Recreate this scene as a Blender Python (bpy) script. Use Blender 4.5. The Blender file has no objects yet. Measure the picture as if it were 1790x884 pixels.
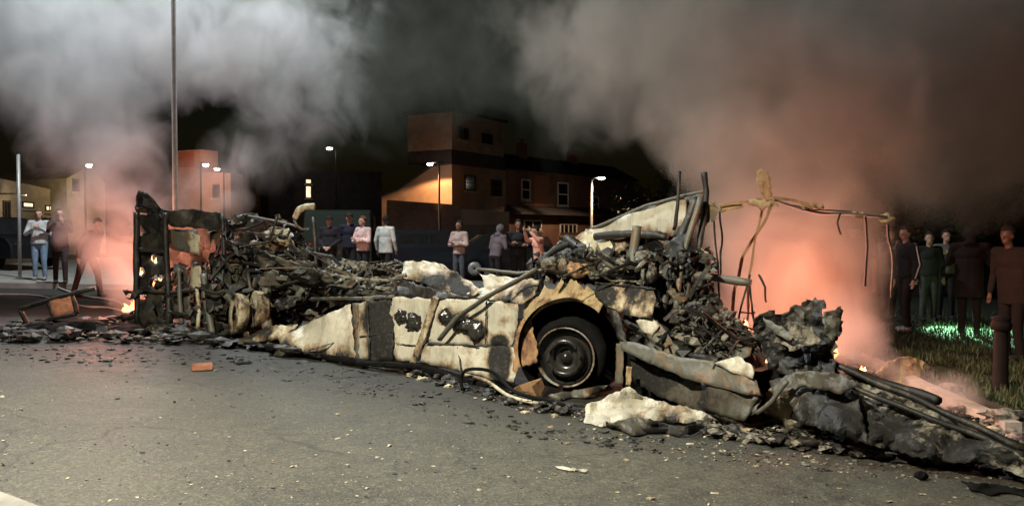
import bpy, bmesh, math, random
from mathutils import Vector, Matrix, noise, geometry
random.seed(7)
S = bpy.context.scene
COL = S.collection
# ------------------------------------------------------------------ camera
W0, H0, F0 = 1790.0, 884.0, 1500.0
TH = math.atan(37/F0)
CAMZ = 1.6
cam = bpy.data.cameras.new("camera"); co = bpy.data.objects.new("camera", cam); COL.objects.link(co)
co.location = (0, 0, CAMZ); co.rotation_euler = (math.radians(90)-TH, 0, 0)
cam.sensor_width = 36; cam.lens = 36*F0/W0; cam.clip_end = 2000; cam.clip_start = .05
S.camera = co
# ------------------------------------------------------------------ world (night sky), exposure
w = bpy.data.worlds.new("World"); S.world = w; w.use_nodes = True
nt = w.node_tree; bg = nt.nodes['Background']
sky = nt.nodes.new('ShaderNodeTexSky'); sky.sky_type = 'NISHITA'; sky.sun_disc = False
sky.sun_elevation = math.radians(2); sky.sun_rotation = math.radians(150)
nt.links.new(sky.outputs[0], bg.inputs[0]); bg.inputs[1].default_value = 0.0022
S.view_settings.view_transform = 'Standard'; S.view_settings.look = 'None'
S.view_settings.exposure = 0.0; S.view_settings.gamma = 1
S.render.engine = 'CYCLES'
cy = S.cycles
cy.use_denoising = True
cy.max_bounces = 6; cy.diffuse_bounces = 2; cy.glossy_bounces = 2; cy.transmission_bounces = 2
cy.volume_bounces = 1; cy.transparent_max_bounces = 6
cy.sample_clamp_indirect = 3; cy.sample_clamp_direct = 0
cy.volume_max_steps = 256; cy.volume_step_rate = 1.0

def lin(r, g, b): return tuple(((c/255)/12.92 if c/255 <= .04045 else ((c/255+.055)/1.055)**2.4) for c in (r, g, b))

# key street lamp stands left of the view, beside the road; its light is in street_lamp_key() at the lamp's builder
KEY_W, KEY_COL = 7000, (1.0, .92, .71)
POLE_W, POLE_COL = 8600, (.90, .98, 1.0)
FIRE_R_W, FIRE_L_W = 430, 340
FIRE_COL = (1.0, .33, .20)

# ------------------------------------------------------------------ geometry helpers
def zg(x, y=0): return -0.03*max(-16, min(16, x))
FW = Vector((0, math.cos(TH), -math.sin(TH))); UP = Vector((0, math.sin(TH), math.cos(TH)))
def ray(px, py):
    v = FW + Vector((1, 0, 0))*((px-W0/2)/F0) + UP*((H0/2-py)/F0)
    return v
def P(px, py, d):
    v = ray(px, py); return Vector((0, 0, CAMZ)) + v*(d/v.y)
def G(px, py):
    v = ray(px, py); t = CAMZ/max(1e-4, (-v.z-0.03*v.x)) if True else 0
    return Vector((0, 0, CAMZ))+v*t
def gx(px, d):
    x = (px-W0/2)/F0*d
    return Vector((x, d, zg(x)))
_D = [(-50, 13.0), (40, 12.6), (240, 12.2), (430, 11.3), (650, 9.9), (860, 9.0), (992, 8.55), (1100, 8.1), (1330, 7.05), (1600, 6.35), (1790, 5.95), (1900, 5.8)]
def D(px):
    for (a, da), (b, db) in zip(_D, _D[1:]):
        if px <= b: return da+(db-da)*(px-a)/(b-a)
    return _D[-1][1]
def NZ(p, s=1.0): return noise.noise(Vector(p)*s)
def link(o, parent=None):
    COL.objects.link(o)
    if parent is not None: o.parent = parent
    return o
def mesh_obj(name, bm, m, parent=None, smooth=False, loc=None):
    me = bpy.data.meshes.new(name)
    off = Vector((0, 0, 0))
    if parent is not None: off = wloc(parent)
    elif loc is not None: off = Vector(loc)
    if off.length: bmesh.ops.translate(bm, vec=-off, verts=bm.verts)
    bmesh.ops.recalc_face_normals(bm, faces=bm.faces)
    bm.to_mesh(me); bm.free()
    me.materials.append(m)
    if smooth:
        for p in me.polygons: p.use_smooth = True
    o = bpy.data.objects.new(name, me); link(o, parent)
    if parent is None and loc is not None: o.location = loc
    return o
def wloc(o):
    v = Vector(o.location)
    while o.parent is not None: o = o.parent; v = v+Vector(o.location)
    return v
def tag(o, label=None, cat=None, group=None, kind=None):
    if label: o['label'] = label
    if cat: o['category'] = cat
    if group: o['group'] = group
    if kind: o['kind'] = kind
    return o
def thing(name, label, cat, loc, group=None):
    o = bpy.data.objects.new(name, None); COL.objects.link(o); o.location = loc; o.empty_display_size = .1
    return tag(o, label, cat, group)
def box(bm, c, s, R=None, jit=0):
    vs = []
    for dx in (-1, 1):
        for dy in (-1, 1):
            for dz in (-1, 1):
                v = Vector((dx*s[0]/2, dy*s[1]/2, dz*s[2]/2))
                if jit: v += Vector([random.uniform(-jit, jit) for _ in range(3)])
                if R is not None: v = R @ v
                vs.append(bm.verts.new(v+Vector(c)))
    for f in ((0,1,3,2),(4,6,7,5),(0,4,5,1),(2,3,7,6),(0,2,6,4),(1,5,7,3)):
        bm.faces.new([vs[i] for i in f])
def tube(bm, pts, rads, n=8, sx=1.0):
    pts = [Vector(p) for p in pts]
    if not isinstance(rads, (list, tuple)): rads = [rads]*len(pts)
    rings = []
    ref = None
    for i, p in enumerate(pts):
        t = (pts[min(i+1, len(pts)-1)]-pts[max(i-1, 0)]).normalized()
        if ref is None:
            ref = t.orthogonal().normalized()
        ref = (ref - t*ref.dot(t)); ref = ref.normalized() if ref.length > 1e-5 else t.orthogonal().normalized()
        b = t.cross(ref)
        rings.append([bm.verts.new(p+(ref*math.cos(2*math.pi*k/n)*sx+b*math.sin(2*math.pi*k/n))*rads[i]) for k in range(n)])
    for a, b in zip(rings, rings[1:]):
        for k in range(n): bm.faces.new((a[k], a[(k+1) % n], b[(k+1) % n], b[k]))
    bm.faces.new(rings[0][::-1]); bm.faces.new(rings[-1])
def lump(bm, c, r, sub=2, amp=.35, fr=1.5, sc=(1, 1, 1), seed=0):
    ret = bmesh.ops.create_icosphere(bm, subdivisions=sub, radius=1)
    for v in ret['verts']:
        d = v.co.normalized()
        k = 1+amp*noise.fractal(d*fr+Vector((seed, seed*1.7, 0)), 1.0, 2.0, 3)
        v.co = Vector(c)+Vector((d.x*sc[0], d.y*sc[1], d.z*sc[2]))*r*k
def lathe(bm, c, prof, n=24, ax=None):
    """prof: list of (r, h); axis ax (default z)"""
    ax = Vector((0, 0, 1)) if ax is None else Vector(ax).normalized()
    u = ax.orthogonal().normalized(); v = ax.cross(u); c = Vector(c)
    rings = [[bm.verts.new(c+ax*h+(u*math.cos(2*math.pi*k/n)+v*math.sin(2*math.pi*k/n))*max(r, 1e-4)) for k in range(n)] for r, h in prof]
    for a, b in zip(rings, rings[1:]):
        for k in range(n): bm.faces.new((a[k], a[(k+1) % n], b[(k+1) % n], b[k]))
    return rings

# ------------------------------------------------------------------ materials
def newmat(name):
    m = bpy.data.materials.new(name); m.use_nodes = True
    return m, m.node_tree, m.node_tree.nodes['Principled BSDF']
def nd(t, typ, **kw):
    n = t.nodes.new(typ)
    for k, v in kw.items():
        if k in n.inputs: n.inputs[k].default_value = v
        else: setattr(n, k, v)
    return n
def ramp(t, fac, stops):
    r = t.nodes.new('ShaderNodeValToRGB'); t.links.new(fac, r.inputs[0])
    e = r.color_ramp.elements
    while len(e) < len(stops): e.new(.5)
    for i, (p, c) in enumerate(stops):
        e[i].position = p; e[i].color = (c, c, c, 1) if isinstance(c, (int, float)) else (*c[:3], 1)
    return r
def mix(t, fac, a, b):
    m = t.nodes.new('ShaderNodeMix'); m.data_type = 'RGBA'
    for s, v in ((m.inputs[0], fac), (m.inputs[6], a), (m.inputs[7], b)):
        if hasattr(v, 'is_output') or isinstance(v, bpy.types.NodeSocket): t.links.new(v, s)
        elif isinstance(v, (int, float)): s.default_value = v
        else: s.default_value = (*v[:3], 1)
    return m.outputs[2]
def nmath(t, op, a, b=None, clamp=False):
    m = t.nodes.new('ShaderNodeMath'); m.operation = op; m.use_clamp = clamp
    for s, v in ((m.inputs[0], a), (m.inputs[1], b)):
        if v is None: continue
        if isinstance(v, bpy.types.NodeSocket): t.links.new(v, s)
        else: s.default_value = v
    return m.outputs[0]
def bump(t, b, h, dist, strength=.6):
    n = nd(t, 'ShaderNodeBump', Strength=strength, Distance=dist)
    t.links.new(h, n.inputs['Height']); t.links.new(n.outputs[0], b.inputs['Normal'])
def simple(name, col, rough=.7, var=.35, scale=6, metal=0, bmp=.01, spec=.5):
    m, t, b = newmat(name)
    tc = t.nodes.new('ShaderNodeTexCoord')
    n = nd(t, 'ShaderNodeTexNoise', Scale=scale, Detail=5.0, Roughness=.65); t.links.new(tc.outputs['Object'], n.inputs[0])
    lo = tuple(c*(1-var) for c in col); hi = tuple(min(1, c*(1+var)) for c in col)
    r = ramp(t, n.outputs[0], [(.3, lo), (.7, hi)])
    t.links.new(r.outputs[0], b.inputs['Base Color'])
    b.inputs['Roughness'].default_value = rough; b.inputs['Metallic'].default_value = metal
    b.inputs['Specular IOR Level'].default_value = spec
    if bmp: bump(t, b, n.outputs[0], bmp)
    return m
def soot_mat(name, paint, soot=(.007, .0065, .006), thr=.56, soft=.10, sc=2.2, scorch=(.16, .085, .035), rough=.5, grime=.25, rustw=.08, hl=5, hb=.02, srough=.85):
    """paint with burnt patches of its own shape: noise + the vertex attribute 'soot'"""
    m, t, b = newmat(name)
    tc = t.nodes.new('ShaderNodeTexCoord')
    at = t.nodes.new('ShaderNodeAttribute'); at.attribute_name = 'soot'
    n = nd(t, 'ShaderNodeTexNoise', Scale=sc, Detail=8.0, Roughness=.68, Distortion=.4); t.links.new(tc.outputs['Object'], n.inputs[0])
    n2 = nd(t, 'ShaderNodeTexNoise', Scale=22.0, Detail=5.0, Roughness=.7); t.links.new(tc.outputs['Object'], n2.inputs[0])
    n3 = nd(t, 'ShaderNodeTexNoise', Scale=5.0, Detail=6.0, Roughness=.7); t.links.new(tc.outputs['Object'], n3.inputs[0])
    s = nmath(t, 'ADD', n.outputs[0], nmath(t, 'MULTIPLY', at.outputs['Fac'], .55))
    s = nmath(t, 'ADD', s, nmath(t, 'MULTIPLY', nmath(t, 'SUBTRACT', n2.outputs[0], .5), .22))
    sm_ = nd(t, 'ShaderNodeMapping'); sm_.inputs['Scale'].default_value = (9, 9, .9); t.links.new(tc.outputs['Object'], sm_.inputs[0])
    n4 = nd(t, 'ShaderNodeTexNoise', Scale=1.0, Detail=5.0, Roughness=.7); t.links.new(sm_.outputs[0], n4.inputs[0])
    s = nmath(t, 'ADD', s, nmath(t, 'MULTIPLY', nmath(t, 'SUBTRACT', n4.outputs[0], .5), .30))
    fac = ramp(t, s, [(thr, 0.0), (thr+soft, 1.0)]).outputs[0]
    edge = ramp(t, s, [(thr-rustw, 0.0), (thr+.01, 1.0)]).outputs[0]
    p2 = tuple(c*.62 for c in paint)
    pc = mix(t, nmath(t, 'MULTIPLY', ramp(t, n3.outputs[0], [(.38, 0.0), (.72, 1.0)]).outputs[0], grime*2), paint, p2)
    pc = mix(t, nmath(t, 'MULTIPLY', ramp(t, n4.outputs[0], [(.48, 0.0), (.72, 1.0)]).outputs[0], grime*1.6), pc, tuple(c*.35 for c in paint))
    c1 = mix(t, nmath(t, 'MULTIPLY', edge, .75), pc, scorch)
    sootc = mix(t, ramp(t, n2.outputs[0], [(.52, 0.0), (.75, 1.0)]).outputs[0], soot, tuple(min(1, c*hl+hb) for c in soot))
    c2 = mix(t, fac, c1, sootc)
    t.links.new(c2, b.inputs['Base Color'])
    t.links.new(ramp(t, fac, [(0, rough), (1, srough)]).outputs[0], b.inputs['Roughness'])
    bump(t, b, n2.outputs[0], .012)
    return m
MT = {}
MT['cream'] = soot_mat('scorched_cream_paint', (.47, .445, .365), thr=.65, soft=.17, rustw=.10, grime=.42, scorch=(.22, .14, .07))
MT['cream_dirty'] = soot_mat('heavily_scorched_cream_paint', (.50, .46, .33), thr=.52, grime=.4)
MT['grey_panel'] = soot_mat('sooty_grey_green_panel', (.10, .098, .08), thr=.60, grime=.4)
MT['dark_panel'] = soot_mat('blackened_panel', (.075, .075, .062), thr=.50, grime=.4, scorch=(.05, .035, .02))
MT['rust'] = soot_mat('heat_rusted_steel', (.34, .20, .10), thr=.60, scorch=(.14, .06, .025), grime=.5, rough=.8)
MT['tan'] = soot_mat('burnt_insulation', (.36, .27, .15), thr=.60, sc=5, grime=.5, rough=.95)
MT['char'] = soot_mat('charred_metal', (.034, .031, .026), thr=.40, grime=.5, scorch=(.06, .05, .036), rough=.46, sc=3, hl=3, hb=.0, srough=.6)
MT['ash'] = soot_mat('ash_and_charred_scraps', (.26, .245, .205), thr=.47, sc=9, grime=.5, rough=.9, scorch=(.12, .10, .07))
MT['black'] = simple('soot_and_shade_black', (.005, .005, .005), .9, .5, spec=.12)  # burnt black; also colours the painted shadow and the added dark sheets
MT['blackgloss'] = simple('scorched_hub_metal', (.022, .021, .020), .25, .5, bmp=.003)
MT['ringmetal'] = simple('bare_rim_metal', (.16, .16, .15), .4, .4, metal=.6, bmp=.003)

def asphalt():
    m, t, b = newmat('worn_asphalt')
    tc = t.nodes.new('ShaderNodeTexCoord')
    big = nd(t, 'ShaderNodeTexNoise', Scale=.45, Detail=4.0, Roughness=.6); t.links.new(tc.outputs['Object'], big.inputs[0])
    mid = nd(t, 'ShaderNodeTexNoise', Scale=5.0, Detail=6.0, Roughness=.7); t.links.new(tc.outputs['Object'], mid.inputs[0])
    fine = nd(t, 'ShaderNodeTexNoise', Scale=60.0, Detail=3.0, Roughness=.8); t.links.new(tc.outputs['Object'], fine.inputs[0])
    vo = nd(t, 'ShaderNodeTexVoronoi', Scale=28.0); t.links.new(tc.outputs['Object'], vo.inputs[0])
    a = nmath(t, 'ADD', nmath(t, 'MULTIPLY', big.outputs[0], .5), nmath(t, 'MULTIPLY', mid.outputs[0], .5))
    c = ramp(t, a, [(.40, (.017, .017, .013)), (.58, (.072, .068, .050))]).outputs[0]
    gr = nd(t, 'ShaderNodeTexNoise', Scale=26.0, Detail=4.0, Roughness=.8); t.links.new(tc.outputs['Object'], gr.inputs[0])
    c = mix(t, ramp(t, gr.outputs[0], [(.38, .75), (.55, 0.0)]).outputs[0], c, (.030, .030, .026))
    c = mix(t, ramp(t, gr.outputs[0], [(.55, 0.0), (.78, .8)]).outputs[0], c, (.23, .22, .165))
    c = mix(t, ramp(t, fine.outputs[0], [(.45, 0.0), (.75, .8)]).outputs[0], c, (.17, .16, .125))
    ck = nd(t, 'ShaderNodeTexVoronoi', Scale=.55); ck.feature = 'DISTANCE_TO_EDGE'
    wp_ = nd(t, 'ShaderNodeTexNoise', Scale=2.5, Detail=6.0); t.links.new(tc.outputs['Object'], wp_.inputs[0])
    va = t.nodes.new('ShaderNodeVectorMath'); va.operation = 'MULTIPLY_ADD'; t.links.new(wp_.outputs['Color'], va.inputs[0]); va.inputs[1].default_value = (.5, .5, 0); t.links.new(tc.outputs['Object'], va.inputs[2])
    t.links.new(va.outputs[0], ck.inputs[0])
    c = mix(t, nmath(t, 'MULTIPLY', ramp(t, ck.outputs['Distance'], [(.0, .8), (.010, 0.0)]).outputs[0], ramp(t, big.outputs[0], [(.48, 0.0), (.56, 1.0)]).outputs[0]), c, (.02, .02, .018))
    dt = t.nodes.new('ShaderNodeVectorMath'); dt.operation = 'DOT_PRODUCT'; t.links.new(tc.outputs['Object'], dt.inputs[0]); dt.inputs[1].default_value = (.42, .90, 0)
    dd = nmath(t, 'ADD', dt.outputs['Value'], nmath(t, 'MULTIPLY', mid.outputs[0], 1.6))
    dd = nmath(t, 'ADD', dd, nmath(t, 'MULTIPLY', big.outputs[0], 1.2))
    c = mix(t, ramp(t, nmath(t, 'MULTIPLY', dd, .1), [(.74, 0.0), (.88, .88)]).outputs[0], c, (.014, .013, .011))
    fl = nmath(t, 'MULTIPLY', ramp(t, vo.outputs['Distance'], [(.07, 1.0), (.13, 0.0)]).outputs[0], ramp(t, vo.outputs['Color'], [(.80, 0.0), (.84, 1.0)]).outputs[0])
    c = mix(t, fl, c, (.42, .40, .33))
    t.links.new(c, b.inputs['Base Color'])
    b.inputs['Roughness'].default_value = .62
    t.links.new(ramp(t, mid.outputs[0], [(.3, .5), (.7, .8)]).outputs[0], b.inputs['Roughness'])
    bump(t, b, fine.outputs[0], .012, .8)
    return m
def brick(name, c1, c2, mortar=(.22, .2, .17)):
    m, t, b = newmat(name)
    tc = t.nodes.new('ShaderNodeTexCoord')
    mp = nd(t, 'ShaderNodeMapping'); t.links.new(tc.outputs['Object'], mp.inputs[0]); mp.inputs['Rotation'].default_value = (math.radians(90), 0, 0)
    br = nd(t, 'ShaderNodeTexBrick', Scale=4.0); t.links.new(mp.outputs[0], br.inputs[0])
    br.inputs['Color1'].default_value = (*c1, 1); br.inputs['Color2'].default_value = (*c2, 1); br.inputs['Mortar'].default_value = (*mortar, 1)
    n = nd(t, 'ShaderNodeTexNoise', Scale=.9, Detail=6.0); t.links.new(tc.outputs['Object'], n.inputs[0])
    c = mix(t, ramp(t, n.outputs[0], [(.35, 0.0), (.7, .7)]).outputs[0], br.outputs[0], tuple(x*.45 for x in c1))
    t.links.new(c, b.inputs['Base Color']); b.inputs['Roughness'].default_value = .9
    return m
def emis(name, col, s):
    m, t, b = newmat(name)
    b.inputs['Base Color'].default_value = (*col, 1)
    b.inputs['Emission Color'].default_value = (*col, 1); b.inputs['Emission Strength'].default_value = s
    tc = t.nodes.new('ShaderNodeTexCoord')
    n = nd(t, 'ShaderNodeTexNoise', Scale=5.0); t.links.new(tc.outputs['Object'], n.inputs[0])
    t.links.new(nmath(t, 'MULTIPLY', ramp(t, n.outputs[0], [(.3, .55), (.7, 1.0)]).outputs[0], s), b.inputs['Emission Strength'])
    return m
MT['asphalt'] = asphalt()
MT['brick'] = brick('soot_darkened_red_brick', (.22, .10, .06), (.30, .15, .09))
MT['brick_pale'] = brick('pale_render_brick', (.34, .23, .15), (.40, .28, .18))
MT['render'] = simple('grey_rendered_wall', (.30, .27, .22), .9, .3, 1.5)
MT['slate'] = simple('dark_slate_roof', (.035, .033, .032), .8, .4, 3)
MT['white'] = simple('white_window_frame', (.75, .72, .66), .5, .1)
MT['glass'] = simple('dark_window_glass', (.02, .02, .02), .12, .3, bmp=0)
MT['concrete'] = simple('concrete_kerb', (.33, .31, .26), .85, .3, 5)
MT['pave'] = simple('concrete_paving', (.22, .21, .19), .85, .3, 3)
MT['steel'] = simple('galvanised_steel', (.34, .34, .33), .45, .15, 8, metal=.3, bmp=.002)
MT['greypaint'] = simple('dull_grey_pole_paint', (.48, .46, .44), .6, .2, 8, bmp=.002)
MT['soil'] = simple('dark_turf', (.022, .028, .014), .95, .5, 3, bmp=.03)
MT['lampglow'] = emis('lit_lamp_lens', (1, .93, .80), 60)
MT['winlit'] = emis('lit_window', (1, .85, .55), 1.6)
MT['iron'] = simple('dark_iron_paint', (.010, .006, .0055), .8, .4, 8, spec=.2)
MT['ringdirty'] = soot_mat('sooty_rim_metal', (.26, .26, .24), thr=.50, sc=4, rough=.35)
MT['brickred'] = simple('loose_red_brick', (.28, .12, .07), .9, .35, 14)
MT['orange'] = simple('orange_placard', (.62, .26, .16), .7, .3, 14, bmp=0)
MT['hose'] = simple('white_fire_hose', (.30, .285, .26), .8, .3, 8)

# ------------------------------------------------------------------ SETTING: ground, road, pavements
def sheet_ground(name, x0, x1, y0, y1, n, m, dz=0, label=None, bumpy=0):
    bm = bmesh.new()
    nx = ny = n
    vs = [[None]*(ny+1) for _ in range(nx+1)]
    for i in range(nx+1):
        for j in range(ny+1):
            x = x0+(x1-x0)*i/nx; y = y0+(y1-y0)*j/ny
            vs[i][j] = bm.verts.new((x, y, zg(x)+dz+(bumpy*NZ((x, y, 0), .6) if bumpy else 0)))
    for i in range(nx):
        for j in range(ny): bm.faces.new((vs[i][j], vs[i+1][j], vs[i+1][j+1], vs[i][j+1]))
    return mesh_obj(name, bm, m)
def ground_poly(name, pts, m, dz, thick=None, cut=1.0):
    """flat polygon draped on the ground; with thickness it is a raised slab"""
    bm = bmesh.new()
    top = [bm.verts.new((x, y, zg(x)+dz)) for x, y in pts]
    f = bm.faces.new(top)
    if f.normal.z < 0: f.normal_flip()
    if thick:
        bot = [bm.verts.new((x, y, zg(x)+dz-thick)) for x, y in pts]
        n = len(pts)
        for i in range(n): bm.faces.new((top[i], top[(i+1) % n], bot[(i+1) % n], bot[i]))
    bmesh.ops.triangulate(bm, faces=bm.faces)
    return mesh_obj(name, bm, m)
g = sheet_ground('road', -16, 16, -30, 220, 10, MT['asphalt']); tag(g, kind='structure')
for nm, a, b in (('ground', -400, -16), ('ground', 16, 400)):
    bm = bmesh.new()
    for (xx0, xx1, yy0, yy1) in ((a, b, -30, 220),):
        vs = [bm.verts.new((x, y, zg(x))) for x, y in ((xx0, yy0), (xx1, yy0), (xx1, yy1), (xx0, yy1))]; bm.faces.new(vs)
    tag(mesh_obj(nm, bm, MT['asphalt']), kind='structure')
# grassy verge on the right with a kerb
vp = [(4.3, 7.2), (4.45, 9), (4.8, 12), (4.6, 16), (3.6, 24), (3.0, 34), (40, 34), (40, 7.2)]
tag(ground_poly('verge', [(x, y) for x, y in vp if x <= 5.4]+[(15.9, 34), (15.9, 7.2)], MT['soil'], .11, .11), kind='structure')
bm = bmesh.new()
kp = vp[:6]
for (xa, ya), (xb, yb) in zip(kp, kp[1:]):
    n = max(1, int(math.hypot(xb-xa, yb-ya)/.9))
    for i in range(n):
        t0, t1 = i/n, (i+.985)/n
        pa = Vector((xa+(xb-xa)*t0, ya+(yb-ya)*t0)); pb = Vector((xa+(xb-xa)*t1, ya+(yb-ya)*t1))
        mid = (pa+pb)/2; ang = math.atan2(pb.y-pa.y, pb.x-pa.x)
        box(bm, (mid.x-.07, mid.y, zg(mid.x)+.06), ((pb-pa).length, .14, .13), Matrix.Rotation(ang, 3, 'Z'))
tag(mesh_obj('kerb', bm, MT['concrete']), kind='structure')
# pavement beyond the wreck, left, where the bystanders stand
pp = [(-30, 19.2), (-12.5, 19.0), (-8, 19.8), (-3, 21.5), (2.6, 23.5), (2.4, 40), (-30, 40)]
pv = ground_poly('pavement', [(max(x, -15.9), y) for x, y in pp], MT['pave'], .12, .12); tag(pv, kind='structure')
# corner of the near pavement, bottom left of the view
c0, c1, c2 = G(-60, 850), G(45, 890), G(100, 912)
tag(ground_poly('pavement', [(c0.x, c0.y), (c1.x, c1.y), (c2.x, c2.y), (c2.x, c2.y-2), (c0.x-3, c2.y-2), (c0.x-3, c0.y+.3)], MT['pave'], .05, .05), kind='structure')

# ------------------------------------------------------------------ lamp posts
def light(name, kind, loc, energy, col, parent=None, radius=.15, aim=None, angle=None, blend=.5):
    ld = bpy.data.lights.new(name, kind); ld.energy = energy; ld.color = col
    ld.shadow_soft_size = radius
    if kind == 'SPOT': ld.spot_size = math.radians(angle); ld.spot_blend = blend
    o = bpy.data.objects.new(name, ld); COL.objects.link(o)
    if aim is not None:
        o.rotation_euler = (Vector(aim)-Vector(loc)).to_track_quat('-Z', 'Y').to_euler()
    if parent is not None: o.parent = parent; o.location = Vector(loc)-wloc(parent)
    else: o.location = loc
    return o
def street_lamp(base, h, label, arm=(-.5, 0), r=.06, energy=300, col=(1, .75, .45), glow=True, spot=None, group=None, rad=.12, head_s=1.0, polemat='steel', allround=False):
    t = thing('street_lamp', label, 'street lamp', base, group)
    b = Vector(base); top = b+Vector((0, 0, h)); e = top+Vector((arm[0], arm[1], .12))
    bm = bmesh.new(); tube(bm, [b, b+Vector((0, 0, 1.1)), b+Vector((0, 0, 1.15)), top], [r*1.5, r*1.5, r, r*.75], 12); mesh_obj('pole', bm, MT[polemat], t, True)
    bm = bmesh.new(); tube(bm, [top-Vector((0, 0, .05)), top+Vector((arm[0]*.4, arm[1]*.4, .1)), e], [r*.7, r*.6, r*.5], 8); mesh_obj('arm', bm, MT[polemat], t, True)
    ang = math.atan2(arm[1], arm[0])
    bm = bmesh.new()
    R = Matrix.Rotation(ang, 3, 'Z')
    hb = e+R@Vector((.22*head_s, 0, 0))
    ret = bmesh.ops.create_icosphere(bm, subdivisions=3, radius=1)
    for v in ret['verts']:
        z = v.co.z*.09 if v.co.z > 0 else v.co.z*.03
        v.co = hb+R@Vector((v.co.x*.34*head_s, v.co.y*.14*head_s, z*head_s))
    mesh_obj('lamp_head', bm, MT['steel'], t, True)
    bm = bmesh.new()
    ret = bmesh.ops.create_icosphere(bm, subdivisions=3, radius=1)
    for v in ret['verts']:
        v.co = hb+R@Vector((v.co.x*.22*head_s, v.co.y*.14*head_s, -.05*head_s+v.co.z*.10*head_s))
    mesh_obj('lens', bm, MT['lampglow'], t, True)
    lp = hb-Vector((0, 0, .14*head_s+rad))
    if spot: light('lamp_light', 'SPOT', lp, energy, col, t, rad, spot[0], spot[1], .9)
    elif energy and allround: light('lamp_light', 'POINT', lp, energy, col, t, rad)
    elif energy: light('lamp_light', 'SPOT', lp, energy, col, t, rad, lp+Vector((0, 0, -3)), 152, .15)
    return t
# the lamp left of the view which lights the near side of the wreck
kb = Vector((-5.2, 2.0, zg(-5.2)))
street_lamp(kb, 6.6, 'tall street lamp beside the road, just outside the view', (1.7, .4), .08, KEY_W, KEY_COL, spot=((-1.6, 6.6, 0), 98), rad=.2)
# tall pole by the burning cab: its head is above the frame
pb = gx(307, 13.9)
street_lamp(pb, 12.8, 'tall pale lamp post rising through smoke behind the burning cab', (-1.0, 2.2), .042, POLE_W, POLE_COL, rad=.2, spot=((-6.2, 16.0, 0), 166), polemat='greypaint')

# ------------------------------------------------------------------ houses
def wall_hit(px, py, A, B):
    """(u, z) where the view ray meets the vertical plane through A-B"""
    A = Vector((A[0], A[1])); B = Vector((B[0], B[1])); d = (B-A).normalized(); n = Vector((-d.y, d.x))
    v = ray(px, py); t = (A.dot(n))/(v.x*n.x+v.y*n.y)
    q = Vector((v.x*t, v.y*t)); return (q-A).dot(d), CAMZ+v.z*t
def at_px(px, d): return Vector(((px-W0/2)/F0*d, d))
class Facade:
    def __init__(s, A, B):
        s.A = Vector((A[0], A[1], 0)); s.B = Vector((B[0], B[1], 0)); s.d = (s.B-s.A).normalized(); s.n = Vector((s.d.y, -s.d.x, 0))
        if s.n.dot(-s.A) < 0: s.n = -s.n
        s.L = (s.B-s.A).length
    def pt(s, u, z, out=0): return s.A+s.d*u+Vector((0, 0, z))+s.n*out
    def slab(s, bm, u0, u1, z0, z1, o0, o1):
        vs = [bm.verts.new(s.pt(u, z, o)) for u in (u0, u1) for z in (z0, z1) for o in (o0, o1)]
        for f in ((0,1,3,2),(4,6,7,5),(0,4,5,1),(2,3,7,6),(0,2,6,4),(1,5,7,3)): bm.faces.new([vs[i] for i in f])
    def window(s, parent, pxa, pya, pxb, pyb, frame='white', pane='glass', bars=1, tr=None, label=None, fw=.07):
        u0, z1 = wall_hit(pxa, pya, s.A, s.B); u1, z0 = wall_hit(pxb, pyb, s.A, s.B)
        u0, u1 = min(u0, u1), max(u0, u1)
        bm = bmesh.new()
        s.slab(bm, u0, u0+fw, z0, z1, .0, .06); s.slab(bm, u1-fw, u1, z0, z1, .0, .06)
        s.slab(bm, u0+fw, u1-fw, z0, z0+fw, .0, .058); s.slab(bm, u0+fw, u1-fw, z1-fw, z1, .0, .058)
        for k in range(bars):
            uc = u0+(u1-u0)*(k+1)/(bars+1); s.slab(bm, uc-fw*.35, uc+fw*.35, z0+fw, z1-fw, .02, .05)
        if tr: zc = z0+(z1-z0)*tr; s.slab(bm, u0+fw, u1-fw, zc-fw*.4, zc+fw*.4, .02, .047)
        wf = mesh_obj('window', bm, MT[frame], parent)
        bm = bmesh.new(); s.slab(bm, u0+fw*.5, u1-fw*.5, z0+fw*.5, z1-fw*.5, .005, .018); mesh_obj('pane', bm, MT[pane], wf)
        bm = bmesh.new(); s.slab(bm, u0-.08, u1+.08, z0-.12, z0-.005, .0, .10); mesh_obj('sill', bm, MT['concrete'], wf)
        return wf
def wall_prism(F, prof, depth, m, name, parent):
    """closed wall block: profile [(u, z)] on the facade, pushed back by depth"""
    bm = bmesh.new()
    a = [bm.verts.new(F.pt(u, z)) for u, z in prof]; b = [bm.verts.new(F.pt(u, z, -depth)) for u, z in prof]
    bm.faces.new(a); bm.faces.new(b[::-1]); n = len(prof)
    for i in range(n): bm.faces.new((a[i], b[i], b[(i+1) % n], a[(i+1) % n]))
    return mesh_obj(name, bm, m, parent)

# terrace running away to the right: near corner at px 790
C0 = at_px(790, 47); C1 = at_px(884, 52); C2 = at_px(1110, 65)
base = Vector((C0.x, C0.y, 0))
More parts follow.
